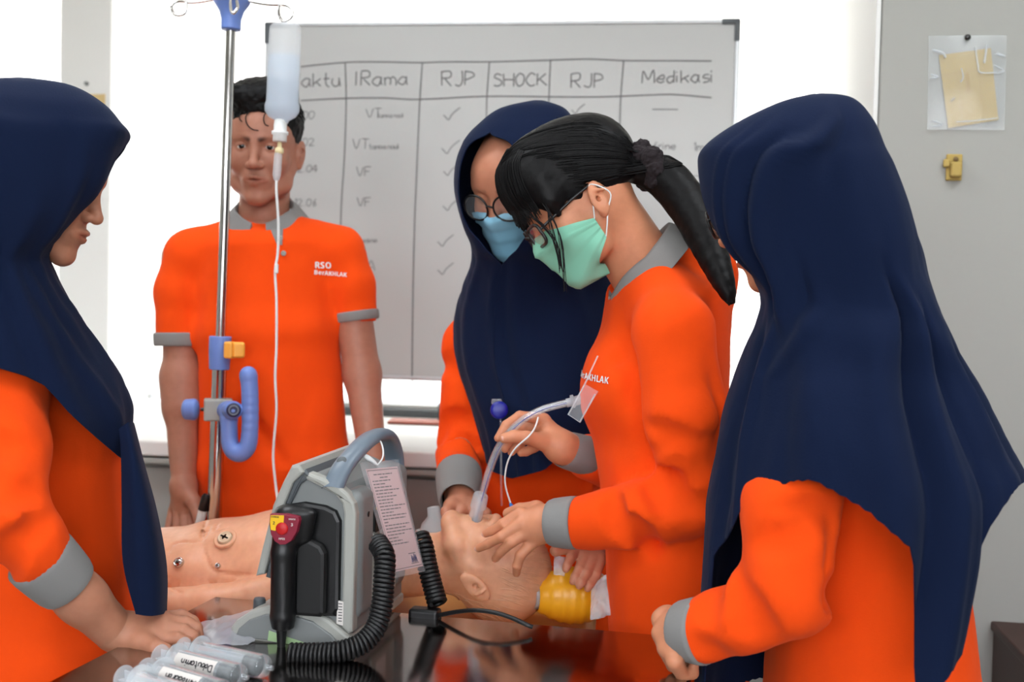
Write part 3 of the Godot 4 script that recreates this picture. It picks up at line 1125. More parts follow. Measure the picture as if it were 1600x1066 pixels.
func build_syringes() -> void:
	# four large syringes side by side, needle ends away to the right
	var rows := [[298, 1017, 432, 1046, "", "clear syringe without lettering, farthest of the four on the steel table"], [262, 1029, 397, 1062, "Dobutamin", "clear syringe labelled Dobutamin by hand, second from the defibrillator"], [240, 1051, 362, 1087, "Amiodaron", "clear syringe labelled Amiodaron by hand, in front of the Dobutamin one"], [205, 1063, 335, 1102, "", "clear syringe nearest the viewer with only its thumb plate in view"]]
	M.stopper = mat(Color(0.14, 0.16, 0.17), 0.5)
	for k in 4:
		var r = rows[k]
		var a := on_plane(r[0], r[1], TABLE_Y + 0.0175)
		var b := on_plane(r[2], r[3], TABLE_Y + 0.0175)
		var y := (b - a).normalized()
		var x := y.cross(Vector3.UP).normalized()
		var t := thing("syringe", r[5], "syringe", Transform3D(Basis(x, y, x.cross(y)), a), "large syringes on the steel table")
		var n := 28
		obj("barrel", MB.new().lathe([[0.0165, 0.018], [0.0165, 0.132], [0.015, 0.136], [0.004, 0.138], [0.0035, 0.150], [0.0, 0.150]], n).lathe([[0.0155, 0.018], [0.0155, 0.131]], n).mesh(), M.clear, t)
		obj("finger_flange", MB.new().lathe([[0.0155, 0.016], [0.024, 0.016], [0.024, 0.0185], [0.0155, 0.0185]], n).mesh(), M.milky, t)
		obj("thumb_plate", MB.new().lathe([[0.0, -0.016], [0.0165, -0.016], [0.0172, -0.0145], [0.0165, -0.013], [0.0, -0.013]], n).mesh(), M.milky, t)
		var rod := MB.new()
		rod.rbox(Vector3(0.022, 0.12, 0.002), 0.0006, Transform3D(Basis(), Vector3(0, 0.047, 0)), 1)
		rod.rbox(Vector3(0.002, 0.12, 0.022), 0.0006, Transform3D(Basis(), Vector3(0, 0.047, 0)), 1)
		obj("plunger_rod", rod.mesh(), M.milky, t)
		obj("stopper", MB.new().lathe([[0.0, 0.107], [0.0153, 0.107], [0.0153, 0.111], [0.0142, 0.112], [0.0142, 0.117], [0.0153, 0.118], [0.0153, 0.123], [0.008, 0.128], [0.0, 0.130]], n).mesh(), M.stopper, t)
		var marks := MB.new()
		for s in 12:
			marks.rbox(Vector3(0.006 if s % 2 else 0.010, 0.0006, 0.0003), 0.0001, Transform3D(Basis(), Vector3(0, 0.03 + s * 0.007, 0)) * Transform3D(Basis(Vector3.UP, 2.2), Vector3.ZERO) * Transform3D(Basis(), Vector3(0, 0, 0.0167)), 1)
		obj("scale_marks", marks.mesh(), M.marker, t)
		if r[4]:
			# paper strip wrapped over the top of the barrel, the name written to be read from the other side
			var wrap := []
			var f := (cam_pose.origin - a).normalized()
			var lx := Vector3(f.dot(x), 0, f.dot(x.cross(y))).normalized()
			var mid := atan2(lx.z, lx.x)
			for s in 13:
				var g := mid + (s - 6) * 0.12
				wrap.append(PackedVector3Array([Vector3(cos(g) * 0.0168, 0.028, sin(g) * 0.0168), Vector3(cos(g) * 0.0168, 0.103, sin(g) * 0.0168)]))
			obj("paper_label", MB.new().grid(wrap).mesh(), M.paper, t)
			var tx := MB.new()
			var c := Vector3(cos(mid), 0, sin(mid))
			var side := Vector3(-sin(mid), 0, cos(mid))
			var dirx := Vector3(0, -1, 0)
			var upv := c.cross(dirx).normalized()
			stroke_text(tx, r[4], Vector3(0, 0.099, 0) + c * 0.0172 - upv * 0.0045, dirx, upv, 0.0090, 0.0017, k, 0.86)
			for v in tx.V.size():   # wrap the ribbon round the barrel
				var p := tx.V[v]
				var ang := p.dot(side) / 0.0172
				tx.V[v] = Vector3(0, p.y, 0) + (c * cos(ang) + side * sin(ang)) * 0.0175
			obj("handwriting", tx.mesh(), M.ink, t)
	var bag := thing("plastic_wrapper", "crumpled clear plastic wrapper on the table between the hand and the defibrillator", "wrapper")
	var g := FastNoiseLite.new()
	g.seed = 8
	g.frequency = 14.0
	var rows2 := []
	for v in 22:
		var r := PackedVector3Array()
		for u in 22:
			var p: Vector3 = quad_at([W(306, 985, 1.93), W(404, 950, 2.03), W(398, 1012, 1.83), W(318, 1016, 1.80)], Vector2(u / 21.0, v / 21.0))
			p.y = TABLE_Y + 0.003 + 0.012 * absf(g.get_noise_3dv(p * Vector3(1.2, 1, 0.5))) + 0.008 * sin(PI * u / 21.0) * sin(PI * v / 21.0)
			r.append(p)
		rows2.append(r)
	obj("film_sheet", shell(rows2, 0.0004), M.film_white, bag)

func build_drip_stand() -> void:
	var foot := W(334.5, 815, 2.62)
	var top := W(361, 40, 2.58)
	var up := (top - foot).normalized()
	var base := foot - up * (foot.y / up.y - 0.07 / up.y)
	var at := Vector3(base.x, 0, base.z)
	var t := thing("drip_stand", "chrome drip stand with blue fittings and wire hooks in front of the standing man", "drip stand")
	var mid := W(344, 545, 2.60)
	obj("pole", MB.new().tube([base, mid], 0.0155, 20).mesh(), M.chrome, t)
	obj("inner_pole", MB.new().tube([mid, top], 0.0105, 20).mesh(), M.chrome, t)
	var b := Transform3D(Basis(up.cross(Vector3.BACK).normalized(), up, up.cross(Vector3.BACK).normalized().cross(up)), top)
	obj("hook_head", MB.new().lathe([[0.0, 0.058], [0.034, 0.058], [0.04, 0.054], [0.037, 0.046], [0.026, 0.030], [0.021, 0.012], [0.021, -0.006], [0.0195, -0.01], [0.0, -0.01]], 24, b).mesh(), M.blue_plastic, t)
	obj("hook", MB.new().tube(path([[350, -6, 2.58], [330, 0, 2.58], [300, 4, 2.58], [278, 2, 2.57], [268, 10, 2.56], [274, 23, 2.56], [288, 21, 2.56], [291, 6, 2.57], [287, 1, 2.57]], 7), 0.0034, 9).mesh(), M.chrome, t)
	obj("hook", MB.new().tube(path([[375, -4, 2.57], [395, 3, 2.57], [420, 7, 2.565], [445, 8, 2.56], [456, 15, 2.555], [455, 27, 2.55], [443, 33, 2.55], [436, 24, 2.55], [436, 9, 2.555]], 7), 0.0034, 9).mesh(), M.chrome, t)
	obj("hook", MB.new().tube(path([[361, -6, 2.55], [360, 6, 2.50], [362, 18, 2.47], [366, 20, 2.465], [371, 12, 2.47], [370, 2, 2.49]], 7), 0.0034, 9).mesh(), M.chrome, t)
	# sleeve with an amber clamp, and the blue carrying hook on its own clamp
	var s0 := W(343.5, 552, 2.60)
	b.origin = s0
	obj("sleeve", MB.new().lathe([[0.0, 0.036], [0.0225, 0.036], [0.0235, 0.034], [0.0235, 0.010], [0.0238, 0.009], [0.0235, 0.008], [0.0215, -0.033], [0.0205, -0.035], [0.0, -0.035]], 28, b).mesh(), M.blue_plastic, t)
	obj("clamp_lever", MB.new().rbox(Vector3(0.020, 0.036, 0.022), 0.005, Transform3D(Basis(Vector3.UP, -0.3), W(359, 547, 2.575)), 3).rbox(Vector3(0.026, 0.034, 0.012), 0.006, Transform3D(Basis(Vector3.UP, 0.35), W(373, 547, 2.575)), 3).mesh(), M.amber, t)
	var cl := obj("clamp_block", MB.new().rbox(Vector3(0.06, 0.046, 0.05), 0.004, Transform3D(Basis(Vector3.UP, 0.25), W(341, 640, 2.60)), 2).mesh(), M.grey_light, t)
	obj("clamp_screw", MB.new().tube([W(314, 640, 2.60), W(328, 640, 2.60)], 0.004).mesh(), M.dark_metal, cl)
	var kn := Sdf.new(0.003)
	kn.bone(W(291, 640, 2.60), W(304, 640, 2.60), Vector3.UP, 0.022, 0.018, 0.0235, 0.021, 0.010, 0.004)
	kn.cut(W(312, 640, 2.60), Vector3.RIGHT, 0.004)
	jobs.append(kn)
	late.append(func() -> void: obj("knob", sdf_mesh([kn]), M.blue_plastic, t))
	var hk := Sdf.new(0.0035)
	var hp := path([[357, 641, 2.56], [358, 665, 2.552], [359, 690, 2.55], [364, 704, 2.545], [375, 709, 2.54], [386, 700, 2.54], [390, 680, 2.54], [391, 640, 2.54], [390, 605, 2.54], [388, 585, 2.54]], 3)
	for k in hp.size() - 1:
		hk.cap(hp[k], hp[k + 1], 0.0170 if k > 2 else 0.019, 0.0165, 0.004)
	hk.sph(W(388, 587, 2.54), 0.0185, 0.004)
	hk.cap(W(352, 641, 2.585), W(364, 641, 2.535), 0.0185, 0.0195, 0.003)
	jobs.append(hk)
	late.append(func() -> void: obj("carrying_hook", sdf_mesh([hk]), M.blue_plastic, t))
	var face := Transform3D(Basis(Vector3.UP, 0.25) * Basis(Vector3.RIGHT, PI / 2), W(365, 641, 2.519))
	obj("end_cap", MB.new().lathe([[0.0, 0.002], [0.011, 0.0025], [0.0145, 0.002], [0.015, 0.0]], 24, face).mesh(), mat(Color(0.10, 0.13, 0.30), 0.4), t)
	obj("cap_slot", MB.new().lathe([[0.008, 0.0026], [0.0095, 0.0036], [0.011, 0.0026]], 20, face).mesh(), M.grey_blue, t)
	# star foot with castors
	obj("hub", MB.new().lathe([[0.0, 0.12], [0.022, 0.12], [0.03, 0.08], [0.045, 0.07], [0.045, 0.05], [0.0, 0.05]], 20, Transform3D(Basis(), at)).mesh(), M.black, t)
	for k in 5:
		var a := TAU * k / 5 + 0.63
		var e := at + Vector3(cos(a), 0, sin(a)) * 0.2
		obj("foot_arm", MB.new().tube([at + Vector3(0, 0.075, 0), e + Vector3(0, 0.06, 0)], [0.016, 0.012], 10).mesh(), M.black, t)
		obj("castor", MB.new().lathe([[0.0, -0.01], [0.02, -0.01], [0.023, -0.006], [0.023, 0.006], [0.02, 0.01], [0.0, 0.01]], 16, Transform3D(Basis(Vector3.RIGHT, PI / 2), e + Vector3(0, 0.025, 0))).mesh(), M.grey_dark, t)
	# the infusion bottle hanging from the right hook, with its line
	var bt := thing("infusion_bottle", "clear infusion bottle hanging from the drip stand in front of the man's face", "infusion bottle")
	var i0 := W(440, 190, 2.55)
	var i1 := W(446, 38, 2.55)
	var iu := (i1 - i0).normalized()
	var ix := (cam_pose.basis.x - iu * iu.dot(cam_pose.basis.x)).normalized()
	var ib := Transform3D(Basis(ix * 1.12, iu, ix.cross(iu) * 0.7), i0)
	var hgt := i0.distance_to(i1)
	var prof := [[0.012, -0.004], [0.014, 0.002], [0.026, 0.010], [0.0325, 0.022], [0.033, 0.034], [0.0305, 0.042], [0.0305, 0.10], [0.030, hgt - 0.02], [0.029, hgt - 0.006], [0.024, hgt], [0.0, hgt + 0.001]]
	obj("bottle", MB.new().lathe(prof, 32, ib).mesh(), M.bottle, bt)
	var lp := []
	for p in prof:
		if p[1] < hgt * 0.68:
			lp.append([p[0] - 0.0016, p[1] + 0.001])
	lp.append([0.0286, hgt * 0.68])
	lp.append([0.0, hgt * 0.68])
	obj("fluid", MB.new().lathe([[0.0, -0.003]] + lp, 32, ib).mesh(), M.water, bt)
	obj("hanger_loop", MB.new().tube(path([[444, 38, 2.55], [442, 32, 2.55], [445, 29, 2.55], [448, 32, 2.55], [447, 38, 2.55]], 5), 0.0025, 8).mesh(), M.milky, bt)
	var w1 := W(438, 196, 2.55)
	var wb := Transform3D(Basis(ix, iu, ix.cross(iu)), w1)
	obj("neck_cap", MB.new().lathe([[0.012, 0.012], [0.0135, 0.002], [0.0135, -0.012], [0.0175, -0.013], [0.0175, -0.019], [0.0145, -0.020], [0.0145, -0.034], [0.004, -0.035], [0.0, -0.035]], 24, wb).mesh(), M.white_plastic, bt)
	obj("spike", MB.new().lathe([[0.004, -0.034], [0.005, -0.046], [0.0085, -0.048], [0.0095, -0.056], [0.007, -0.060], [0.0, -0.060]], 20, wb).mesh(), mat(Color(0.86, 0.80, 0.62), 0.4), bt)
	var dc := W(435, 240, 2.55)
	obj("drip_chamber", MB.new().lathe([[0.003, 0.004], [0.0085, 0.0], [0.0088, -0.045], [0.006, -0.055], [0.003, -0.058]], 20, Transform3D(Basis(Vector3.BACK, -0.06), dc)).mesh(), M.milky, bt)
	obj("line", MB.new().tube(path([[432, 282, 2.55], [432, 300, 2.55], [435, 350, 2.55], [434, 395, 2.55], [430, 425, 2.55], [432, 470, 2.55], [432, 540, 2.55], [430, 590, 2.55], [432, 640, 2.55], [428, 690, 2.55], [427, 720, 2.55], [431, 760, 2.54], [436, 800, 2.52], [440, 850, 2.5]], 8), 0.0028, 8).mesh(), M.white_plastic, bt)
	obj("line_clamp", MB.new().rbox(Vector3(0.008, 0.02, 0.009), 0.002, Transform3D(Basis(), W(432, 420, 2.548)), 1).mesh(), M.white_plastic, bt)

# ---------- whiteboard ----------
func rw(px: float, py: float, dist: float) -> Vector3:   # where the sight line through a pixel meets the plane dist in front of the window wall, in the room's axes
	var o := room.affine_inverse() * cam_pose.origin
	var d := room.basis.inverse() * (W(px, py, 1.0) - cam_pose.origin)
	return o + d * ((-dist - o.z) / d.z)

func build_board() -> void:
	var D := 3.4
	var tl := rw(419, 40, D)
	var br := rw(1134, 607, D)
	var t := thing("whiteboard", "large whiteboard with a handwritten resuscitation table standing before the window", "whiteboard", room)
	var x0 := tl.x
	var x1 := br.x
	var y1 := tl.y
	var y0 := br.y
	obj("panel", slab(x0, x1, y0, y1, -D - 0.018, -D, 0.002), M.whiteboard, t)
	var f := MB.new()
	for e in [[x0, x1, y1 - 0.004, y1 + 0.008], [x0, x1, y0 - 0.008, y0 + 0.004], [x0 - 0.008, x0 + 0.004, y0, y1], [x1 - 0.004, x1 + 0.010, y0, y1]]:
		f.rbox(Vector3(e[1] - e[0], e[3] - e[2], 0.024), 0.004, Transform3D(Basis(), Vector3((e[0] + e[1]) / 2, (e[2] + e[3]) / 2, -D - 0.008)), 2)
	obj("frame", f.mesh(), mat(Color(0.72, 0.73, 0.74), 0.35, 0.6), t)
	for c in [[x0, y1, 1, -1], [x1, y1, -1, -1], [x0, y0, 1, 1], [x1, y0, -1, 1]]:
		var k := MB.new()
		k.rbox(Vector3(0.05, 0.016, 0.03), 0.004, Transform3D(Basis(), Vector3(c[0] + c[2] * 0.016, c[1] - c[3] * 0.002, -D - 0.008)), 2)
		k.rbox(Vector3(0.016, 0.06, 0.03), 0.004, Transform3D(Basis(), Vector3(c[0] - c[2] * 0.002, c[1] + c[3] * 0.022, -D - 0.008)), 2)
		obj("corner", k.mesh(), M.grey_dark, t)
	for x in [x0 + 0.14, x1 - 0.25]:
		obj("stand_leg", MB.new().rbox(Vector3(0.03, y0 - 0.86 + 0.02, 0.03), 0.003, Transform3D(Basis(), Vector3(x, (0.86 + y0 + 0.02) / 2, -D - 0.03)), 1).rbox(Vector3(0.035, 0.02, 0.36), 0.004, Transform3D(Basis(), Vector3(x, 0.87, -D - 0.03)), 1).mesh(), M.grey_light, t)
	var ink := MB.new()
	var z := Vector3(0, 0, 0.0012)
	var rng := RandomNumberGenerator.new()
	rng.seed = 3
	# ruled lines drawn by hand
	var ruled := [[[470, 104], [540, 98], [600, 97], [655, 98], [700, 96], [765, 97], [860, 94], [920, 93], [975, 94], [1040, 95], [1112, 96]], [[470, 157], [540, 154], [600, 153], [655, 155], [760, 151], [860, 152], [940, 151], [1030, 148], [1060, 149], [1112, 152]],
		[[540, 98], [541, 160], [538, 250], [533, 320], [532, 400], [530, 500], [529, 596]], [[660, 98], [656, 160], [651, 260], [648, 350], [645, 450], [644, 600]], [[765, 97], [761, 160], [760, 220], [757, 300]], [[860, 94], [857, 160], [855, 230]], [[975, 94], [970, 160], [968, 240], [967, 300]]]
	for line in ruled:
		var pts := []
		for p in line:
			pts.append(rw(p[0] + rng.randf_range(-0.6, 0.6), p[1] + rng.randf_range(-0.8, 0.8), D) + z)
		pts = spline(pts, 5)
		var rows := []
		for k in pts.size():
			var d: Vector3 = (pts[mini(k + 1, pts.size() - 1)] - pts[maxi(k - 1, 0)]).normalized()
			var s := d.cross(Vector3.BACK).normalized() * 0.0019
			rows.append(PackedVector3Array([pts[k] - s, pts[k] + s]))
		ink.grid(rows)
	var px := 1.0 / FOCAL * 3.45
	var words := [["Waktu", 452, 136, 21], ["IRama", 556, 134, 22], ["RJP", 690, 134, 22], ["SHOCK", 772, 135, 19], ["RJP", 892, 137, 21], ["Medikasi", 1003, 130, 19],
		["12.00", 452, 186, 12], ["VT", 572, 184, 14], ["tanpa nadi", 590, 184, 7], ["12.02", 452, 228, 12], ["VT", 551, 232, 15], ["tanpa nadi", 577, 233, 8], ["12.04", 460, 269, 11], ["VF", 557, 275, 14], ["12.06", 460, 322, 11], ["VF", 558, 322, 13],
		["Adenosine", 546, 379, 8], ["VF", 552, 422, 14], ["A", 574, 422, 15], ["Epinefrine", 981, 234, 11], ["1mg", 1083, 236, 12]]
	for k in words.size():
		var w = words[k]
		stroke_text(ink, w[0], rw(w[1], w[2], D) + z, Vector3(1, 0.012, 0).normalized(), Vector3.UP, w[3] * px, 0.0036 if w[3] > 16 else (0.0024 if w[3] > 9 else 0.0017), k + 20, 0.9 if w[3] > 9 else 0.78)
	for c in [[693, 180, 1.0], [690, 232, 1.1], [693, 268, 0.85], [692, 322, 0.95], [684, 378, 0.95], [684, 422, 0.95], [893, 172, 0.8]]:
		var pts := []
		for p in [[0, 0], [3, 3], [8, 8], [14, -2], [26, -13]]:
			pts.append(rw(c[0] + p[0] * c[2], c[1] + p[1] * c[2] * 0.9, D) + z)
		pts = spline(pts, 4)
		var rows := []
		for k in pts.size():
			var d: Vector3 = (pts[mini(k + 1, pts.size() - 1)] - pts[maxi(k - 1, 0)]).normalized()
			var s := d.cross(Vector3.BACK).normalized() * 0.0014
			rows.append(PackedVector3Array([pts[k] - s, pts[k] + s]))
		ink.grid(rows)
	stroke_text(ink, "-", rw(1018, 185, D) + z, Vector3.RIGHT, Vector3.UP, 28 * px, 0.003, 4)
	stroke_text(ink, "-", rw(1080, 287, D) + z, Vector3.RIGHT, Vector3.UP, 24 * px, 0.002, 4)
	obj("handwriting", ink.mesh(), M.marker, t)

func build_wall_things() -> void:
	var D := 2.8
	var pk := thing("wall_pocket", "clear plastic pocket with a yellow paper slip pinned high on the right wall", "plastic pocket", room)
	var q := [rw(1450, 57, D), rw(1572, 56, D), rw(1568, 204, D), rw(1448, 203, D)]
	for k in 4:
		q[k] += Vector3(0, 0, 0.007)
	obj("sleeve", sheet4(q, 0.0015, -0.004, 8).mesh(), M.film, pk)
	var s := [rw(1466, 87, D), rw(1547, 76, D), rw(1559, 188, D), rw(1481, 201, D)]
	var nb := []
	for k in 4:
		s[k] += Vector3(0, 0, 0.005)
	obj("paper_slip", sheet4(s, 0.0012, 0.0, 2).mesh(), M.note, pk)
	var fold := MB.new()
	for e in [[0.02, 0.27, 0.98, 0.28], [0.3, 0.28, 0.31, 0.98], [0.72, 0.28, 0.73, 0.98], [0.45, 0.3, 0.53, 0.56]]:
		var qq := []
		for c in [[0, 1], [2, 1], [2, 3], [0, 3]]:
			qq.append(quad_at(s, Vector2(e[c[0]], e[c[1]])) + Vector3(0, 0, 0.0012))
		fold.add(PackedVector3Array(qq), PackedInt32Array([0, 1, 2, 0, 2, 3]))
	obj("fold_line", fold.mesh(), mat(Color(0.66, 0.54, 0.26), 0.8), pk)
	var rng := RandomNumberGenerator.new()
	rng.seed = 12
	for line in [[[1455, 80], [1470, 84], [1476, 92]], [[1453, 118], [1464, 122], [1452, 124]], [[1500, 108], [1503, 122], [1499, 130]], [[1522, 76], [1526, 104], [1530, 115], [1555, 115]], [[1540, 72], [1536, 100]], [[1555, 84], [1568, 90], [1552, 86]], [[1552, 104], [1566, 112], [1556, 116]], [[1455, 190], [1470, 196], [1455, 199]], [[1492, 192], [1520, 190], [1556, 186]], [[1484, 160], [1490, 154]]]:
		var pts := []
		for p in line:
			pts.append(rw(p[0], p[1], D) + Vector3(0, 0, 0.0125))
		obj("crease", MB.new().tube(spline(pts, 5), rng.randf_range(0.0016, 0.003), 6).mesh(), M.milky, pk)
	obj("pin", MB.new().lathe([[0.0, 0.016], [0.005, 0.016], [0.007, 0.012], [0.005, 0.009], [0.003, 0.0]], 14, Transform3D(Basis(Vector3.RIGHT, PI / 2), rw(1510, 60, D))).mesh(), M.dark_metal, pk)
	var hk := thing("wall_hook", "small yellowed plastic hook stuck on the right wall under the pocket", "hook", Transform3D(room.basis, room * rw(1490, 262, D)))
	obj("plate", MB.new().rbox(Vector3(0.034, 0.058, 0.008), 0.003, Transform3D(Basis(), Vector3(0, 0, 0.004))).mesh(), M.note, hk)
	obj("hook_body", MB.new().rbox(Vector3(0.024, 0.034, 0.022), 0.006, Transform3D(Basis(), Vector3(0.002, -0.006, 0.015))).rbox(Vector3(0.014, 0.018, 0.012), 0.004, Transform3D(Basis(), Vector3(-0.018, 0.008, 0.012))).mesh(), M.note, hk)
	obj("screw_head", MB.new().lathe([[0.0, 0.003], [0.005, 0.003], [0.006, 0.0]], 12, Transform3D(Basis(Vector3.RIGHT, PI / 2), Vector3(0.0, 0.016, 0.02))).mesh(), mat(Color(0.45, 0.36, 0.2), 0.6), hk)
	var nt := thing("pier_notice", "buff paper notice on the white pier behind the left woman's scarf", "paper", room)
	var q2 := [rw(124, 148, 3.8), rw(165, 147, 3.8), rw(164, 188, 3.8), rw(123, 190, 3.8)]
	for k in 4:
		q2[k] += Vector3(0, 0, 0.002)
	obj("sheet", sheet4(q2, 0.001, 0.0, 2).mesh(), mat(Color(0.80, 0.70, 0.50), 0.8), nt)
	obj("pin", MB.new().lathe([[0.0, 0.012], [0.006, 0.01], [0.007, 0.0]], 12, Transform3D(Basis(Vector3.RIGHT, PI / 2), rw(136, 131, 3.8))).mesh(), M.grey_mid, nt)

func on_plane(px: float, py: float, y: float) -> Vector3:   # where the sight line through a pixel meets a level
	var d := (W(px, py, 1.0) - cam_pose.origin)
	return cam_pose.origin + d * ((y - EYE) / d.y)

func on_counter(px: float, py: float) -> Vector3:
	return on_plane(px, py, 0.86)

func build_counter_things() -> void:
	var r := room.affine_inverse()
	var a: Vector3 = r * on_counter(600, 650)
	var b := thing("marker_tray", "dark metal tray lying along the worktop under the whiteboard", "tray", room)
	var c0: Vector3 = r * on_counter(545, 648)
	var c1: Vector3 = r * on_counter(700, 655)
	obj("tray", slab(c0.x - 0.1, c1.x + 0.3, 0.86, 0.885, c0.z - 0.03, c0.z + 0.02, 0.004), M.grey_dark, b)
	obj("tray_lip", slab(c0.x - 0.1, c1.x + 0.3, 0.885, 0.897, c0.z - 0.03, c0.z - 0.02, 0.003), M.white_paint, b)
	var k: Vector3 = r * on_counter(655, 662)
	var n := thing("notebook", "thin pinkish notebook lying on the worktop behind the defibrillator", "notebook", Transform3D(room.basis * Basis(Vector3.UP, 0.08), room * k))
	obj("cover", MB.new().rbox(Vector3(0.22, 0.008, 0.10), 0.002, Transform3D(Basis(), Vector3(0.02, 0.006, 0))).mesh(), mat(Color(0.66, 0.36, 0.30), 0.6), n)
	obj("pages", MB.new().rbox(Vector3(0.214, 0.006, 0.096), 0.001, Transform3D(Basis(), Vector3(0.022, 0.0065, -0.004))).mesh(), M.paper, n)
	var e: Vector3 = r * on_counter(697, 660)
	var x := thing("teal_box", "small dark teal box on the worktop beside the woman in a blue mask", "box", Transform3D(room.basis, room * e))
	obj("box", MB.new().rbox(Vector3(0.07, 0.055, 0.06), 0.004, Transform3D(Basis(), Vector3(0.015, 0.0275, 0))).mesh(), mat(Color(0.06, 0.16, 0.20), 0.5), x)
	obj("lid", MB.new().rbox(Vector3(0.072, 0.008, 0.062), 0.003, Transform3D(Basis(), Vector3(0.015, 0.057, 0))).mesh(), mat(Color(0.30, 0.42, 0.48), 0.5), x)


# ---------- people ----------
var late: Array[Callable] = []   # what has to wait until the surfaces are meshed

func pose_of(origin: Vector3, z: Vector3, up: Vector3) -> Transform3D:
	var f := z.normalized()
	var x := up.cross(f).normalized()
	return Transform3D(Basis(x, f.cross(x), f), origin)

# a head about its ears: z is where it faces, y its crown
func head(s: Sdf, pose: Transform3D, size := 1.0, o := {}) -> void:
	s.at(pose, size)
	var gape: bool = o.get("open", false)
	var chin := Vector3(0, -0.094, 0.073) if not gape else Vector3(0, -0.092, 0.053)
	var R := Vector3.RIGHT
	var U := Vector3.UP
	s.ell(Vector3(0, 0.045, -0.012), R, U, Vector3(0.074, 0.088, 0.094), 0.02)
	s.ell(Vector3(0, 0.008, 0.036), R, U, Vector3(0.064, 0.088, 0.053), 0.03)
	s.ell(Vector3(0, 0.05, 0.045), R, U, Vector3(0.056, 0.045, 0.042), 0.025)
	s.ell(Vector3(0, -0.008, -0.004), R, U, Vector3(0.0715, 0.052, 0.06), 0.02)
	for x in [-1.0, 1.0]:
		s.cap(Vector3(0.056 * x, -0.03, 0.004), Vector3(0.047 * x, -0.066, 0.03), 0.018, 0.018, 0.02)
		s.cap(Vector3(0.047 * x, -0.066, 0.03), chin + Vector3(0.012 * x, 0.003, -0.001), 0.018, 0.0155, 0.02)
		s.sph(Vector3(0.039 * x, -0.016, 0.058), 0.026, 0.02)
		s.cap(Vector3(0.012 * x, 0.032, 0.083), Vector3(0.046 * x, 0.035, 0.066), 0.009, 0.008, 0.014)
	s.ell(chin, R, U, Vector3(0.021, 0.015, 0.016), 0.014)
	s.ell(Vector3(0, -0.055, 0.070) if not gape else Vector3(0, -0.048, 0.056), R, U, Vector3(0.034, 0.03, 0.025), 0.014)
	for x in [-1.0, 1.0]:
		s.ell(Vector3(0.031 * x, 0.018, 0.094), R, U, Vector3(0.019, 0.011, 0.014), 0.014, 1)
	# nose
	s.cap(Vector3(0, 0.022, 0.086), Vector3(0, -0.016, 0.103), 0.0075, 0.0095, 0.010)
	s.ell(Vector3(0, -0.019, 0.104), R, U, Vector3(0.0115, 0.010, 0.011), 0.006)
	for x in [-1.0, 1.0]:
		s.ell(Vector3(0.0125 * x, -0.022, 0.093), R, U, Vector3(0.0075, 0.0075, 0.010), 0.005)
		s.sph(Vector3(0.0065 * x, -0.0305, 0.098), 0.0036, 0.003, 1)
	# lips
	if not o.get("open", false):
		for x in [-1.0, 1.0]:
			s.cap(Vector3(0.004 * x, -0.0475, 0.0965), Vector3(0.025 * x, -0.0535, 0.083), 0.0055, 0.003, 0.006)
			s.cap(Vector3(0.001 * x, -0.0585, 0.0945), Vector3(0.022 * x, -0.0558, 0.0845), 0.006, 0.003, 0.006)
		s.ell(Vector3(0, -0.0533, 0.106), R, U, Vector3(0.028, 0.0014, 0.014), 0.003, 1)
	else:
		s.chain([Vector3(-0.023, -0.045, 0.070), Vector3(-0.012, -0.037, 0.079), Vector3(0, -0.036, 0.082), Vector3(0.012, -0.037, 0.079), Vector3(0.023, -0.045, 0.070)], [0.004, 0.006, 0.0065, 0.006, 0.004], 0.006)
		s.chain([Vector3(-0.023, -0.050, 0.068), Vector3(-0.012, -0.062, 0.070), Vector3(0, -0.064, 0.072), Vector3(0.012, -0.062, 0.070), Vector3(0.023, -0.050, 0.068)], [0.004, 0.006, 0.007, 0.006, 0.004], 0.006)
		s.ell(Vector3(0, -0.050, 0.074), R, U, Vector3(0.017, 0.0095, 0.03), 0.004, 1)
	# eyelids over the eyeball, with the slit between them
	var lid: float = o.get("slit", 0.0036)
	for x in [-1.0, 1.0]:
		var e := Vector3(0.031 * x, 0.018, 0.0735)
		s.sph(e, 0.0137, 0.004)
		if lid > 0.0:
			s.ell(e + Vector3(0, -0.001, 0.012), Vector3(1, -0.08 * x, 0), U, Vector3(0.0125, lid, 0.009), 0.0015, 1)
	# ears
	var ez: float = o.get("ear_z", -0.008)
	for x in [-1.0, 1.0]:
		var t := Vector3(0.074 * x, 0.0, ez)
		var out_ := Vector3(x, 0, o.get("flare", -0.4)).normalized()
		var along := Vector3(0, 1, -0.25).normalized()
		s.ell(t + out_ * 0.008, out_, along, Vector3(0.0065, 0.031, 0.0185), 0.006)
		s.ell(t + out_ * 0.0175 + Vector3(0, 0.002, 0), out_, along, Vector3(0.006, 0.022, 0.0115), 0.003, 1)
		s.sph(t + out_ * 0.010 + Vector3(0, -0.002, 0.006), 0.0055, 0.002, 1)
		s.chain([t + out_ * 0.013 + Vector3(0, 0.006, -0.012), t + out_ * 0.014 + Vector3(0, 0.012, 0.0), t + out_ * 0.012 + Vector3(0, 0.016, 0.009)], [0.0028, 0.0028, 0.002], 0.003)
		s.ell(t + out_ * 0.006 + Vector3(0, -0.026, 0.006), out_, along, Vector3(0.005, 0.009, 0.008), 0.004)
		s.ell(t + out_ * 0.009 + Vector3(0, -0.002, 0.0145), out_, along, Vector3(0.0035, 0.006, 0.004), 0.003)
	var skin_lip: Color = o.get("lip", Color(0.78, 0.60, 0.58))
	if not o.get("open", false):
		for x in [-1.0, 0.0, 1.0]:
			s.paint(Vector3(0.011 * x, -0.053, 0.097), 0.012, skin_lip, 0.5)
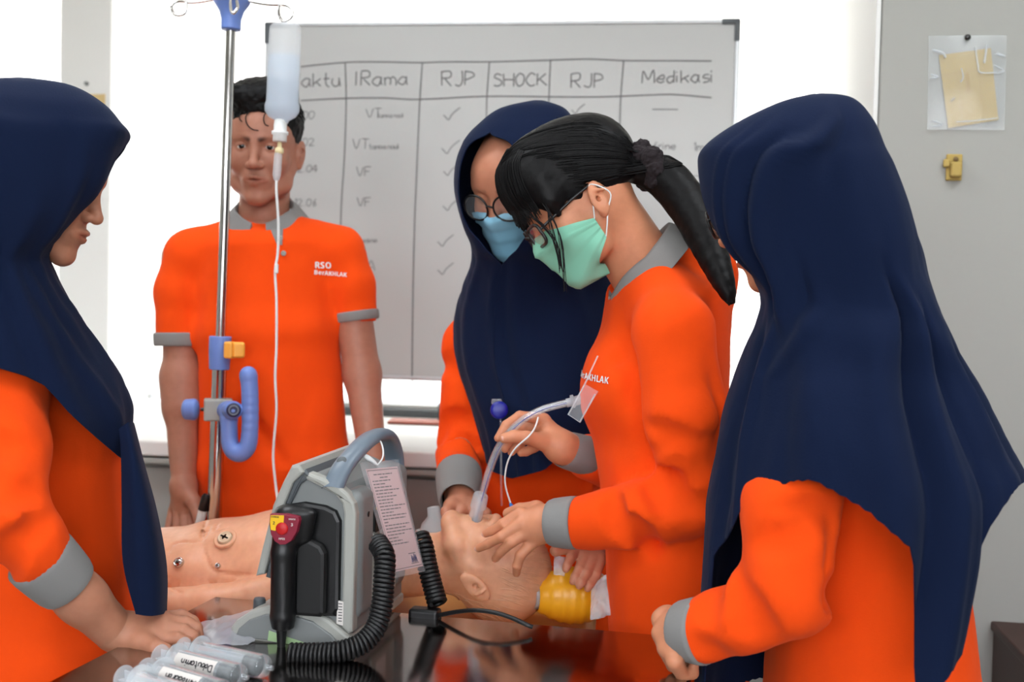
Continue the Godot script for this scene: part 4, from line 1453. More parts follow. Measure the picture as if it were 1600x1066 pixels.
	if o.get("brow", true):
		for x in [-1.0, 1.0]:
			for k in 9:
				s.paint(Vector3((0.013 + k * 0.0042) * x, 0.036 + 0.004 * sin(k * 0.36), 0.092 - 0.0022 * k - 0.00016 * k * k), 0.0062 if k < 6 else 0.0048, Color(0.12, 0.1, 0.1, 0.85), 0.7)
	s.at(Transform3D())

func neck_part(s: Sdf, pose: Transform3D, size: float, base: Vector3, r := 0.056) -> void:
	s.cap(pose * (Vector3(0, -0.03, -0.022) * size), base, 0.054 * size, r, 0.025)

func eyes(pose: Transform3D, size: float, look: Vector3, parent: Node3D) -> void:
	for x in [-1.0, 1.0]:
		var e := pose * (Vector3(0.031 * x, 0.018, 0.0735) * size)
		var z := look.normalized()
		var b := Basis(pose.basis.y.cross(z).normalized(), pose.basis.y, z).orthonormalized()
		var ball := obj("eye", MB.new().lathe(arc(0.0122 * size, 14), 20, Transform3D(b * Basis(Vector3.RIGHT, PI / 2), e)).mesh(), M.eye_white, parent)
		var p := []
		for k in 7:
			var a := 0.52 * k / 6.0
			p.append([sin(a) * 0.0125 * size, cos(a) * 0.0125 * size])
		obj("iris", MB.new().lathe(p, 18, Transform3D(b * Basis(Vector3.RIGHT, PI / 2), e)).mesh(), M.iris, ball)

func arc(r: float, n: int) -> Array:
	var p := []
	for k in n + 1:
		p.append([sin(PI * k / n) * r, cos(PI * k / n) * r])
	return p

# a hand: wrist, four knuckles with their fingers, and the thumb, each point [x, y, depth]
func hand(s: Sdf, forearm: Vector3, wrist: Vector3, fingers: Array, thumb: Array, size := 1.0, wr := 0.024) -> void:
	s.at(Transform3D())
	s.cap(forearm, wrist, wr * 1.18, wr, 0.02)
	var rr := [0.0098 * size, 0.0088 * size, 0.0080 * size, 0.0068 * size]
	for f in fingers:
		var k := WA(f[0])
		s.cap(wrist, wrist.lerp(k, 0.9), wr * 0.82, 0.0108 * size, 0.016)
	for f in fingers:
		var pts := []
		for p in f:
			pts.append(WA(p))
		s.cap(pts[0], pts[1], 0.0108 * size, rr[1], 0.004)
		for k in range(1, pts.size() - 1):
			s.cap(pts[k], pts[k + 1], rr[mini(k, 3)], rr[mini(k + 1, 3)], 0.0025)
	if thumb.size():
		var pts := [wrist]
		for p in thumb:
			pts.append(WA(p))
		s.cap(pts[0], pts[1], 0.019 * size, 0.0155 * size, 0.014)
		for k in range(1, pts.size() - 1):
			s.cap(pts[k], pts[k + 1], [0.0155, 0.0115, 0.0105, 0.009][mini(k - 1, 3)] * size, [0.0115, 0.0105, 0.009, 0.008][mini(k - 1, 3)] * size, 0.004)
	for f in fingers:   # nails
		var a := WA(f[f.size() - 1])
		s.paint(a, 0.0095 * size, Color(1.06, 0.94, 0.9, 0.6), 0.5)

func nail(at: Vector3, along: Vector3, out_: Vector3, parent: Node3D, m: Material, size := 1.0) -> void:
	var b := MB.new()
	var side := along.cross(out_).normalized()
	var rows := []
	for v in 5:
		var r := PackedVector3Array()
		for u in 5:
			var a := (u - 2) * 0.33
			var l := (v - 2) * 0.0026 * size
			var w := 0.0062 * size * (0.8 if v == 4 else 1.0)
			r.append(at + along * l + side * sin(a) * w + out_ * (cos(a) * 0.0066 - 0.0006) * size)
		rows.append(r)
	obj("nail", b.grid(rows).mesh(), m, parent)

# legs from the hips to the floor: trousers and shoes
func legs(parent: Node3D, pelvis: Vector3, side: Vector3, fwd: Vector3, m: Material, skirt := 0.0) -> void:
	var s := Sdf.new(0.012)
	var sh := Sdf.new(0.009)
	for x in [-1.0, 1.0]:
		var hip: Vector3 = pelvis + side * 0.07 * x
		var ankle := Vector3(hip.x + side.x * 0.03 * x, 0.085, hip.z + side.z * 0.03 * x)
		var knee := hip.lerp(ankle, 0.5) + fwd * 0.015
		s.cap(hip + Vector3(0, -0.06, 0), knee, 0.074, 0.064, 0.03)
		s.cap(knee, ankle, 0.066, 0.052, 0.02)
		sh.bone(ankle + Vector3(0, -0.045, 0) - fwd * 0.05, ankle + Vector3(0, -0.05, 0) + fwd * 0.13, side, 0.036, 0.038, 0.042, 0.028, 0.04, 0.01)
		sh.cut(Vector3(0, 0.004, 0), Vector3.DOWN)
	s.bone(pelvis + Vector3(0, 0.06, 0), pelvis + Vector3(0, -0.06, 0), side, 0.125, 0.085, 0.14, 0.09, 0.04, 0.03)
	s.namp = 0.004
	s.noise = folds
	jobs.append(s)
	jobs.append(sh)
	late.append(func() -> void:
		obj("trousers", sdf_mesh([s]), m, parent)
		obj("shoes", sdf_mesh([sh]), M.black_soft, parent))

var folds := FastNoiseLite.new()

# a draped cloth from rings of [left x, left y, right x, right y, depth, half depth, half opening]; "face" is the angle of the opening
# hems are lines of points in the view, one for the near half of the cloth and one for the far half
func drape(rings: Array, o: Dictionary) -> ArrayMesh:
	var cols: int = o.get("cols", 96)
	var per := 7
	var n := rings.size()
	var f: float = o.get("face", 0.0)
	var mids := []
	var halves := []
	var hs := []
	for r in rings:
		var L := Vector2(r[0], r[1])
		var R := Vector2(r[2], r[3])
		var a: float = r[6] if r.size() > 6 else 0.0
		var c := pow(cos(a), o.get("power", 1.0))
		if a > 0.0 and o.get("fit", true):   # the given edge is where the opening ends
			if absf(f) < 0.1:
				R.x = (2.0 * R.x - L.x * (1.0 - c)) / (1.0 + c)
			elif absf(f - PI) < 0.1:
				L.x = (2.0 * L.x - R.x * (1.0 - c)) / (1.0 + c)
		var wl := W(L.x, L.y, r[4])
		var wr := W(R.x, R.y, r[4])
		mids.append((wl + wr) * 0.5)
		halves.append((wr - wl) * 0.5)
		hs.append(Vector3(r[5], a, 0))
	mids = spline(mids, per)
	halves = spline(halves, per)
	hs = spline(hs, per)
	var total := mids.size()
	var fl: Array = o.get("folds", [])
	var power: float = o.get("power", 1.0)
	var wob: float = o.get("wobble", 0.006)
	var shift := Vector3(o.get("seed", 0.0), 0, 0)
	var inv := cam_pose.affine_inverse()
	var point := func(tu: float, vv: float) -> Vector3:
		var x := vv * (total - 1)
		var i := clampi(int(x), 0, total - 2)
		var q := x - i
		var H: Vector3 = (hs[i] as Vector3).lerp(hs[i + 1], q)
		var mid: Vector3 = (mids[i] as Vector3).lerp(mids[i + 1], q)
		var half: Vector3 = (halves[i] as Vector3).lerp(halves[i + 1], q)
		var th := f + maxf(H.y, 0.0) + tu * (TAU - 2.0 * maxf(H.y, 0.0))
		var near := cam_pose.origin - mid
		near = Vector3(near.x, 0, near.z).normalized()
		var side := Vector3(near.z, 0, -near.x)
		var wide := half.length() * absf(side.dot(half.normalized()))
		var amp := 0.0
		for fo in fl:   # [angle at the top, v0, angle at the bottom, v1, width, height]
			if vv < fo[1] - 0.06 or vv > fo[3] + 0.06:
				continue
			var g := clampf(inverse_lerp(fo[1], fo[3], vv), 0.0, 1.0)
			var fade := smoothstep(fo[1] - 0.06, fo[1] + 0.08, vv) * (1.0 - smoothstep(fo[3] - 0.03, fo[3] + 0.06, vv) if fo[3] < 0.98 else 1.0)
			var off: float = wrapf(th - lerpf(fo[0], fo[2], g), -PI, PI) / fo[4]
			amp += fo[5] * fade * exp(-off * off)
		var cs := cos(th)
		var sn := sin(th)
		if power != 1.0:
			var pw := lerpf(power, 1.0, smoothstep(0.45, 0.65, vv))
			cs = signf(cs) * pow(absf(cs), pw)
			sn = signf(sn) * pow(absf(sn), pw)
		var p := mid + side * wide * cs + Vector3(0, half.y, 0) * cs + near * (H.x * sn)
		var radial := (side * cs * H.x + near * sn * wide).normalized()
		p += radial * amp
		return p + radial * folds.get_noise_3dv(p * Vector3(1, 0.35, 1) + shift) * wob * smoothstep(0.1, 0.45, vv)
	var edge := func(line: Array, x: float) -> float:
		for k in line.size() - 1:
			if x <= line[k + 1][0]:
				return lerpf(line[k][1], line[k + 1][1], clampf(inverse_lerp(line[k][0], line[k + 1][0], x), 0.0, 1.0))
		return line[line.size() - 1][1]
	var knee: float = o.get("hem_from", 0.5)
	var grid := []
	for v in total:
		grid.append(PackedVector3Array())
	for u in cols + 1:
		var tu := float(u) / cols
		var last := 1.0
		if o.has("hem"):
			var far_side := sin(f + tu * TAU) < 0.0
			var line: Array = o.hem_far if far_side else o.hem
			var before := 0.0
			for k in 60:
				var v := lerpf(knee, 1.0, k / 59.0)
				var l: Vector3 = inv * (point.call(tu, v) as Vector3)
				var px := 800.0 - FOCAL * l.x / l.z
				var py := 533.0 + FOCAL * l.y / l.z
				var miss: float = py - edge.call(line, px)
				if miss > 0.0:
					last = v if k == 0 else lerpf(v, v - (1.0 - knee) / 59.0, miss / maxf(miss - before, 0.001))
					break
				before = miss
		for v in total:
			var vv := float(v) / (total - 1)
			if vv > knee:
				vv = knee + (vv - knee) / (1.0 - knee) * (last - knee)
			var p: Vector3 = point.call(tu, vv)
			if v == total - 1:
				p.y -= o.get("picot", 0.0) * (u % 2)
			grid[v].append(p)
	return shell(grid, o.get("thick", 0.0022))

func shell(grid: Array, thick: float) -> ArrayMesh:   # gives a cloth its thickness and closes its rims
	var b := MB.new().grid(grid)
	var w: int = grid[0].size()
	var h := grid.size()
	var inner := []
	for y in h:
		var r := PackedVector3Array()
		for x in w:
			r.append(grid[y][x] - b.N[y * w + x] * thick)
		inner.append(r)
	var m := MB.new().grid(grid)
	m.grid(inner, false, true)
	m.grid([grid[h - 1], inner[h - 1]])
	var l0 := PackedVector3Array()
	var l1 := PackedVector3Array()
	var r0 := PackedVector3Array()
	var r1 := PackedVector3Array()
	for y in h:
		l0.append(grid[y][0])
		l1.append(inner[y][0])
		r0.append(grid[y][w - 1])
		r1.append(inner[y][w - 1])
	m.grid([l0, l1])
	m.grid([r1, r0])
	return m.mesh()

# a cloth from rows of [x, y, depth]
func cloth_sheet(rows: Array, thick := 0.0022, per := 6, ripple := 0.0) -> ArrayMesh:
	var wide := []
	for r in rows:
		wide.append(path(r, per))
	var out_ := []
	for y in (wide.size() - 1) * per + 1:
		out_.append(PackedVector3Array())
	for x in wide[0].size():
		var col := []
		for r in wide:
			col.append(r[x])
		var c := spline(col, per)
		for y in c.size():
			out_[y].append(c[y])
	return shell(out_, thick)

# a ribbed band round a limb from a to b
func band(a: Vector3, b: Vector3, ra: float, rb: float, squash := 1.0, wide := Vector3.ZERO) -> ArrayMesh:
	var y := (b - a).normalized()
	var x := y.cross(Vector3.UP if wide == Vector3.ZERO else wide)
	x = x.normalized()
	var z := x.cross(y)
	var rows := []
	var steps := [[0.0, -0.006], [0.0, 0.0], [0.15, 0.0012], [0.5, 0.0015], [0.85, 0.001], [0.99, -0.001], [1.0, -0.003], [0.92, -0.006]]
	var n := 72
	for st in steps:
		var ring := PackedVector3Array()
		for k in n:
			var g := TAU * k / n
			var r: float = lerpf(ra, rb, st[0]) + st[1] + (0.0005 if k % 2 else 0.0)
			ring.append(a.lerp(b, st[0]) + (x * cos(g) * squash + z * sin(g)) * r)
		rows.append(ring)
	return MB.new().grid(rows, true).mesh()

# a turned-down polo collar about the neck; gap is where it opens at the front
func collar(pose: Transform3D, rx: float, rz: float, drop: float, point: float, spread := 1.38, gap := 0.16) -> ArrayMesh:
	var rows := []
	for r in 7:
		rows.append(PackedVector3Array())
	var n := 56
	for k in n + 1:
		var g := gap + (TAU - 2.0 * gap) * k / n
		var front := pow(maxf(cos(g), 0.0), 3.0)
		var back := maxf(-cos(g), 0.0)
		var top := 0.020 * back + 0.004 - 0.022 * front
		var low: float = top - drop - point * exp(-pow((minf(g, TAU - g) - gap - 0.18) / 0.28, 2.0))
		var prof := [[0.96, top - 0.022], [0.98, top - 0.006], [1.02, top], [1.07, top - 0.004], [lerpf(1.07, spread, 0.35), lerpf(top, low, 0.35)], [lerpf(1.07, spread, 0.7), lerpf(top, low, 0.7)], [spread, low]]
		for r in 7:
			rows[r].append(pose * Vector3(sin(g) * rx * prof[r][0], prof[r][1], cos(g) * rz * prof[r][0]))
	return shell(rows, 0.003)

# a face mask laid over the head's own surface
func mask(s: Sdf, pose: Transform3D, size: float, m: Material, parent: Node3D, wide := 1.25, ybot := -0.112, ytop := 0.006) -> MeshInstance3D:
	var nu := 36
	var nv := 22
	var inv := pose
	var rad := []
	for v in nv + 1:
		var row := PackedFloat32Array()
		var y := lerpf(ytop, ybot, float(v) / nv)
		for u in nu + 1:
			var a := lerpf(-wide, wide, float(u) / nu)
			var yy := y + (0.0 if absf(a) < 0.5 else (absf(a) - 0.5) * lerpf(-0.03, 0.055, float(v) / nv))
			var dir := Vector3(sin(a), 0, cos(a))
			var from := pose * ((Vector3(0, yy, 0.01) + dir * 0.19) * size)
			var to := pose * (Vector3(0, yy, 0.01) * size)
			var p := s.hit(from, (to - from).normalized(), 0.0035)
			row.append(minf(p.distance_to(to) / size, 0.14))
		rad.append(row)
	for pass_ in 6:   # drawn taut over the hollows between nose, lips and chin
		for v in range(1, nv):
			for u in range(1, nu):
				rad[v][u] = maxf(rad[v][u], (rad[v - 1][u] + rad[v + 1][u]) * 0.5)
				rad[v][u] = maxf(rad[v][u], (rad[v][u - 1] + rad[v][u + 1]) * 0.5 - 0.0003)
	var rows := []
	for v in nv + 1:
		var t := float(v) / nv
		var row := PackedVector3Array()
		for u in nu + 1:
			var a := lerpf(-wide, wide, float(u) / nu)
			var y := lerpf(ytop, ybot, t) + (0.0 if absf(a) < 0.5 else (absf(a) - 0.5) * lerpf(-0.03, 0.055, t))
			var pleat := 0.0022 * (fposmod(t * 3.4 + 0.2, 1.0)) if t > 0.2 and t < 0.85 else 0.0
			row.append(inv * ((Vector3(0, y, 0.01) + Vector3(sin(a), 0, cos(a)) * (rad[v][u] + 0.002 + pleat)) * size))
		rows.append(row)
	var o := obj("face_mask", shell(rows, 0.0012), m, parent)
	for x in [-1.0, 1.0]:
		var w: float = wide * x
		var loop := []
		for p in [[w, -0.006, 0.0], [w * 1.12, 0.0, 0.0]]:
			loop.append(p)
		var u := nu if x > 0 else 0
		var e := pose * (Vector3(0.084 * x, 0.026, -0.010) * size)
		var b := pose * (Vector3(0.087 * x, -0.004, -0.030) * size)
		var c := pose * (Vector3(0.080 * x, -0.026, -0.012) * size)
		obj("ear_loop", MB.new().tube(spline([rows[1][u], rows[1][u].lerp(e, 0.5) + pose.basis.x * x * 0.003, e, b, c, rows[nv - 1][u].lerp(c, 0.5) + pose.basis.x * x * 0.002, rows[nv - 1][u]], 6), 0.0013, 6).mesh(), M.white_plastic, o)
	return o

# spectacles: rims of half width w and half height h before the eyes
func spectacles(pose: Transform3D, size: float, w: float, h: float, thick: float, power: float, parent: Node3D, down := 0.0, ahead := 0.0) -> void:
	var f := MB.new()
	var g := Node3D.new()
	g.name = "spectacles"
	parent.add_child(g, true)
	for x in [-1.0, 1.0]:
		var ring := []
		var disc := PackedVector3Array()
		for k in 33:
			var a := TAU * k / 32
			var c := cos(a)
			var s := sin(a)
			var p := Vector3(0.034 * x + signf(c) * pow(absf(c), power) * w, 0.014 - down + signf(s) * pow(absf(s), power) * h, 0.106 + ahead - absf(0.034 * x + c * w) * 0.16)
			ring.append(pose * (p * size))
			if k < 32:
				disc.append(pose * (p * size))
		obj("rim", MB.new().tube(ring, thick, 8, false).mesh(), M.black, g)
		obj("lens", MB.new().fan(disc).mesh(), M.lens, g)
		var j := Vector3((0.034 + w) * x, 0.02 - down, 0.100 + ahead - (0.034 + w) * 0.16 + 0.004)
		obj("temple", MB.new().tube([pose * (j * size), pose * (Vector3(0.077 * x, 0.026 - down * 0.4, 0.03) * size), pose * (Vector3(0.081 * x, 0.026, -0.008) * size), pose * (Vector3(0.082 * x, 0.008, -0.028) * size)], thick * 0.9, 8).mesh(), M.black, g)
	obj("bridge", MB.new().tube(spline([pose * (Vector3(-0.034 + w, 0.018 - down, 0.107 + ahead) * size), pose * (Vector3(0, 0.022 - down, 0.111 + ahead) * size), pose * (Vector3(0.034 - w, 0.018 - down, 0.107 + ahead) * size)], 5), thick, 8).mesh(), M.black, g)

# lettering laid on the surface of a garment
func laid_text(s: Sdf, text: String, at: Vector3, dir: Vector3, right: Vector3, up: Vector3, mm: float, parent: Node3D, m: Material) -> void:
	var src := flat_text(text, mm, 0.0006)
	var a := src.surface_get_arrays(0)
	var v: PackedVector3Array = a[Mesh.ARRAY_VERTEX]
	for k in v.size():
		var p := at + right * v[k].x + up * v[k].y
		v[k] = s.hit(p - dir * 0.12, dir, 0.0012 + v[k].z * 0.5)
	a[Mesh.ARRAY_VERTEX] = v
	var mesh := ArrayMesh.new()
	mesh.add_surface_from_arrays(Mesh.PRIMITIVE_TRIANGLES, a)
	obj("lettering", mesh, m, parent)

# creases round a bent sleeve: short grooves across the limb from a to b
func creases(s: Sdf, a: Vector3, b: Vector3, r0: float, r1: float, count: int, seed_: int, deep := 0.0045, facing := Vector3(0, 0, 1)) -> void:
	var rng := RandomNumberGenerator.new()
	rng.seed = seed_
	var t := (b - a).normalized()
	var u := (facing - t * t.dot(facing)).normalized()
	var w := t.cross(u)
	for k in count:
		var g := (k + rng.randf()) / count
		var c := a.lerp(b, g)
		var r := lerpf(r0, r1, g)
		var m := rng.randf_range(-1.3, 1.3)
		var span := rng.randf_range(0.5, 1.0)
		var tilt := rng.randf_range(-0.022, 0.022)
		var pts := []
		for q in 4:
			var h := m + span * (q / 1.5 - 1.0)
			pts.append(c + (u * cos(h) + w * sin(h)) * (r + 0.012) + t * tilt * (q / 1.5 - 1.0))
		s.chain(pts, [0.006, 0.011 + deep, 0.011 + deep, 0.006], 0.022, 1)

func cloth_sdf(cell: float, amp: float) -> Sdf:
	var s := Sdf.new(cell)
	s.noise = folds
	s.namp = amp
	s.nscale = Vector3(1.0, 0.55, 1.0)
	return s

func finish() -> void:
	for f in late:
		f.call()


# ---------- the manikin, its couch and the airway things ----------
func build_manikin() -> void:
	var c := thing("couch", "tan padded couch that the manikin lies on, behind the steel table", "couch", Transform3D(Basis(Vector3.UP, deg_to_rad(-5.0)), Vector3.ZERO))
	obj("mattress", slab(-2.1, -0.03, 0.57, 0.635, -2.50, -2.08, 0.02), M.mat_tan, c)
	obj("frame", slab(-2.08, -0.05, 0.50, 0.57, -2.48, -2.10, 0.006), M.dark_metal, c)
	for x in [-2.0, -0.12]:
		for z in [-2.44, -2.14]:
			obj("leg", MB.new().tube([Vector3(x, 0, z), Vector3(x, 0.5, z)], 0.02, 12).mesh(), M.dark_metal, c)
	var t := thing("manikin", "bald flesh-coloured training manikin lying on its back with its mouth open", "manikin")
	var hp := pose_of(W(758, 878, 2.28), Vector3(0.411, 0.89, 0.208), Vector3(0.91, -0.42, 0.0))
	hp.basis.z *= 0.82
	var hd := Sdf.new(0.0027)
	head(hd, hp, 1.0, {"open": true, "brow": false, "slit": 0.0, "ear_z": -0.021, "flare": -0.05})
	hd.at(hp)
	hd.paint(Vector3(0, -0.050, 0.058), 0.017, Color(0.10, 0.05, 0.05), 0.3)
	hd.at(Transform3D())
	var nb := W(632, 884, 2.31)
	hd.cap(hp * Vector3(0, -0.045, -0.03), nb, 0.056, 0.060, 0.03)
	jobs.append(hd)
	# trunk, arms and legs
	var b := Sdf.new(0.0045)
	var up := Vector3.UP
	b.bone(W(560, 872, 2.36), W(440, 872, 2.37), Vector3.BACK, 0.165, 0.070, 0.165, 0.086, 0.07, 0.03)
	b.bone(W(440, 872, 2.37), W(330, 880, 2.37), Vector3.BACK, 0.165, 0.086, 0.155, 0.075, 0.06, 0.03)
	b.bone(W(330, 880, 2.37), W(160, 888, 2.37), Vector3.BACK, 0.152, 0.072, 0.150, 0.066, 0.06, 0.03)
	b.bone(W(160, 888, 2.37), W(40, 888, 2.37), Vector3.BACK, 0.155, 0.068, 0.165, 0.07, 0.08, 0.03)
	b.bone(W(430, 838, 2.31), W(370, 845, 2.31), Vector3.BACK, 0.07, 0.04, 0.065, 0.032, 0.05, 0.035)
	b.bone(W(430, 838, 2.45), W(370, 845, 2.45), Vector3.BACK, 0.07, 0.04, 0.065, 0.032, 0.05, 0.035)
	b.cap(nb, W(560, 872, 2.34), 0.058, 0.066, 0.04)
	b.chain([W(560, 885, 2.20), W(470, 920, 2.19), W(405, 935, 2.185), W(330, 950, 2.18), W(240, 953, 2.185), W(150, 955, 2.19)], [0.052, 0.046, 0.036, 0.040, 0.038, 0.028], 0.012)
	b.chain([W(560, 872, 2.47), W(470, 890, 2.49), W(330, 900, 2.49), W(160, 905, 2.49)], [0.052, 0.046, 0.042, 0.03], 0.012)
	for z in [2.28, 2.46]:
		b.chain([W(40, 890, z), W(-220, 895, z), W(-420, 905, z)], [0.075, 0.058, 0.040], 0.03)
	# moulded skin seams: chest skin edge, ribs and flank
	var seams := []
	for l in [[[322, 812], [316, 842], [322, 872], [332, 890], [352, 897], [380, 899], [408, 899]], [[262, 864], [270, 850], [286, 846], [306, 846], [320, 838], [328, 822]], [[262, 904], [270, 918], [282, 926]], [[340, 818], [336, 828], [352, 824]]]:
		var pts := []
		for p in l:
			var from := W(p[0], p[1], 1.95)
			pts.append(b.hit(from, (W(p[0], p[1], 2.6) - from).normalized(), 0.0005))
		seams.append(spline(pts, 4))
	for pts in seams:
		for k in pts.size() - 1:
			b.cap(pts[k], pts[k + 1], 0.0032, 0.0032, 0.003, 1)
	jobs.append(b)
	var hs_ := Sdf.new(0.004)
	hand(hs_, W(150, 955, 2.19), W(130, 956, 2.19), [[[90, 950, 2.17], [66, 954, 2.165], [50, 960, 2.165]], [[90, 954, 2.19], [62, 958, 2.19], [44, 964, 2.19]], [[92, 958, 2.205], [66, 962, 2.21], [50, 966, 2.21]], [[96, 962, 2.22], [76, 966, 2.23], [62, 968, 2.23]]], [[112, 952, 2.16], [96, 952, 2.15], [84, 956, 2.145]], 1.0, 0.026)
	jobs.append(hs_)
	late.append(func() -> void:
		var body := obj("body", sdf_mesh([hd, b, hs_]), M.vinyl, t)
		# moulded hair: shallow locks combed back from the nape, the ear and the temple
		var rng := RandomNumberGenerator.new()
		rng.seed = 15
		var line := [Vector2(688, 918), Vector2(700, 944), Vector2(722, 956), Vector2(752, 944), Vector2(775, 922), Vector2(778, 896), Vector2(800, 872), Vector2(822, 850)]
		var locks := MB.new()
		for k in 110:
			var g := rng.randf() * 6.9
			var p0: Vector2 = line[int(g)].lerp(line[int(g) + 1], g - int(g))
			var along := Vector2(1, lerpf(0.42, -0.12, g / 7.0) + rng.randf_range(-0.12, 0.12)).normalized()
			p0 += along * rng.randf_range(-4.0, 42.0)
			var pts := []
			var n := 9
			var span := rng.randf_range(22.0, 46.0)
			var rr := []
			for q in n:
				var w := q / float(n - 1)
				var px := p0 + along * span * w + Vector2(-along.y, along.x) * (3.0 * sin(w * 3.0 + k) + 5.0 * w * w)
				if Vector2((px.x - 742) / 30.0, (px.y - 906) / 30.0).length() < 1.0:
					break
				var from := W(px.x, px.y, 1.95)
				var dir := (W(px.x, px.y, 2.6) - from).normalized()
				var h := hd.hit(from, dir, -0.0006)
				if h.distance_to(hp.origin) > 0.16:
					break
				pts.append(h)
				rr.append(0.0004 + 0.0015 * sin(PI * clampf(w, 0.06, 0.94)))
			if pts.size() > 3:
				locks.tube(pts, rr, 6, false)
		var lk := obj("moulded_hair", locks.mesh(), M.vinyl, body)
		lk.set_meta("kind", "stuff")
		for s in [[352, 842, 0.0135, 0], [280, 880, 0.0095, 1], [341, 885, 0.005, 1]]:
			var from := W(s[0], s[1], 1.9)
			var dir := (W(s[0], s[1], 3.0) - from).normalized()
			var p := b.hit(from, dir)
			var n := b.grad(p)
			var x := n.cross(Vector3.RIGHT).normalized()
			var pose := Transform3D(Basis(n.cross(x).normalized() * -1.0, n, x).orthonormalized(), p)
			var r: float = s[2]
			if s[3] == 0:
				obj("skin_ring", MB.new().lathe([[r * 1.1, 0.002], [r * 1.45, 0.003], [r * 1.6, 0.0015], [r * 1.65, -0.002]], 24, pose).mesh(), M.vinyl, t)
			var e := obj("electrode_stud", MB.new().lathe([[0.0, 0.006], [r * 0.55, 0.006], [r * 0.6, 0.0045], [r * 0.75, 0.0045], [r * 0.8, 0.006], [r, 0.005], [r * 1.05, -0.002]], 24, pose).mesh(), mat(Color(0.80, 0.70, 0.58), 0.4) if s[3] == 0 else M.chrome, t)
			if s[3] == 0:
				obj("stud_slot", MB.new().rbox(Vector3(r * 1.2, 0.003, 0.003), 0.0006, pose * Transform3D(Basis(Vector3.UP, 0.5), Vector3(0, 0.006, 0)), 1).rbox(Vector3(r * 0.8, 0.003, 0.003), 0.0006, pose * Transform3D(Basis(Vector3.UP, 2.1), Vector3(0, 0.006, 0)), 1).mesh(), M.black, e)
			else:
				obj("stud_centre", MB.new().lathe([[0.0, 0.0075], [r * 0.35, 0.007], [r * 0.4, 0.0055]], 16, pose).mesh(), M.dark_metal, e))
	# breathing tube from the mouth up to the hand and its connector, with the thin inflation line
	var tb := thing("breathing_tube", "clear curved breathing tube held in the masked woman's hand above the manikin's mouth", "tube")
	var tube := path([[741, 818, 2.27], [752, 778, 2.25], [763, 740, 2.235], [776, 706, 2.215], [792, 680, 2.195], [816, 657, 2.185], [845, 641, 2.18], [872, 633, 2.175], [890, 629, 2.17]], 8)
	obj("shaft", MB.new().tube(tube, 0.0068, 14, false).tube(tube, 0.0046, 12, false).mesh(), M.clear, tb)
	var line := []
	for p in tube:
		line.append(p + Vector3(0.002, 0.001, 0.0062))
	obj("blue_line", MB.new().tube(line, 0.0011, 6).mesh(), mat(Color(0.42, 0.40, 0.62), 0.4), tb)
	obj("connector", MB.new().tube([W(885, 630, 2.17), W(892, 628.5, 2.17), W(893, 628, 2.17), W(897, 627, 2.17), W(898, 627, 2.17), W(912, 623, 2.165)], [0.008, 0.008, 0.012, 0.012, 0.0085, 0.0085], 16).mesh(), M.milky, tb)
	obj("bite_block", MB.new().tube([W(742, 812, 2.268), W(746, 795, 2.262), W(747, 793, 2.262), W(751, 775, 2.258), W(752, 772, 2.257)], [0.013, 0.0125, 0.0155, 0.0145, 0.012], 14).mesh(), M.milky, tb)
	obj("inflation_line", MB.new().tube(path([[841, 652, 2.165], [836, 668, 2.155], [826, 682, 2.15], [806, 700, 2.155], [794, 720, 2.165], [789, 745, 2.175], [791, 765, 2.185], [797, 784, 2.19], [800, 792, 2.19]], 6), 0.0016, 7).mesh(), M.white_plastic, tb)
	var pl := obj("pilot_balloon", MB.new().tube([W(797, 786, 2.19), W(800, 793, 2.19), W(803, 800, 2.19), W(806, 808, 2.19)], [0.002, 0.0048, 0.0062, 0.006], 12).mesh(), mat(Color(0.10, 0.40, 0.72), 0.35), tb)
	pl.set_meta("label", "small blue valve at the end of the thin line")
	# yellow resuscitation bag lying on the couch behind the head
	var yb := thing("resuscitation_bag", "yellow ribbed resuscitation bag lying on the couch beyond the manikin's head", "resuscitation bag")
	var ya := W(872, 930, 2.26)
	var yz := W(965, 930, 2.28)
	var yd := (yz - ya).normalized()
	var prof := []
	for k in 25:
		var g := k / 24.0
		prof.append([0.053 * pow(sin(PI * lerpf(0.14, 0.9, g)), 0.7) + 0.0014 * sin(g * 50.0), g * 0.15 - 0.04])
	var yt := Transform3D(Basis(yd.cross(Vector3.UP).normalized(), yd, yd.cross(Vector3.UP).normalized().cross(yd)), ya)
	obj("bag", MB.new().lathe(prof, 32, yt).mesh(), M.yellow_bag, yb)
	obj("neck", MB.new().lathe([[0.02, -0.045], [0.025, -0.045], [0.026, -0.02], [0.02, -0.02]], 20, yt).mesh(), M.milky, yb)
	obj("valve", MB.new().lathe([[0.0, 0.108], [0.02, 0.108], [0.022, 0.13], [0.03, 0.132], [0.03, 0.15], [0.018, 0.152], [0.016, 0.18], [0.0, 0.18]], 20, yt).mesh(), M.milky, yb)
	var wr := thing("clear_bag", "crumpled clear plastic film lying around the yellow resuscitation bag", "plastic film")
	var g := FastNoiseLite.new()
	g.seed = 18
	g.frequency = 16.0
	var rows := []
	for v in 16:
		var r := PackedVector3Array()
		for u in 16:
			var p: Vector3 = quad_at([W(866, 866, 2.21), W(886, 872, 2.21), W(882, 899, 2.18), W(865, 898, 2.18)], Vector2(u / 15.0, v / 15.0))
			r.append(p + Vector3(0, 0, 0.014) * g.get_noise_3dv(p * 2.0))
		rows.append(r)
	obj("film_sheet", shell(rows, 0.0006), M.milky, wr)
	rows = []
	for v in 16:
		var r := PackedVector3Array()
		for u in 16:
			var p: Vector3 = quad_at([W(925, 915, 2.18), W(952, 895, 2.19), W(956, 962, 2.15), W(922, 968, 2.15)], Vector2(u / 15.0, v / 15.0))
			r.append(p + Vector3(0, 0, 0.02) * g.get_noise_3dv(p * 2.0))
		rows.append(r)
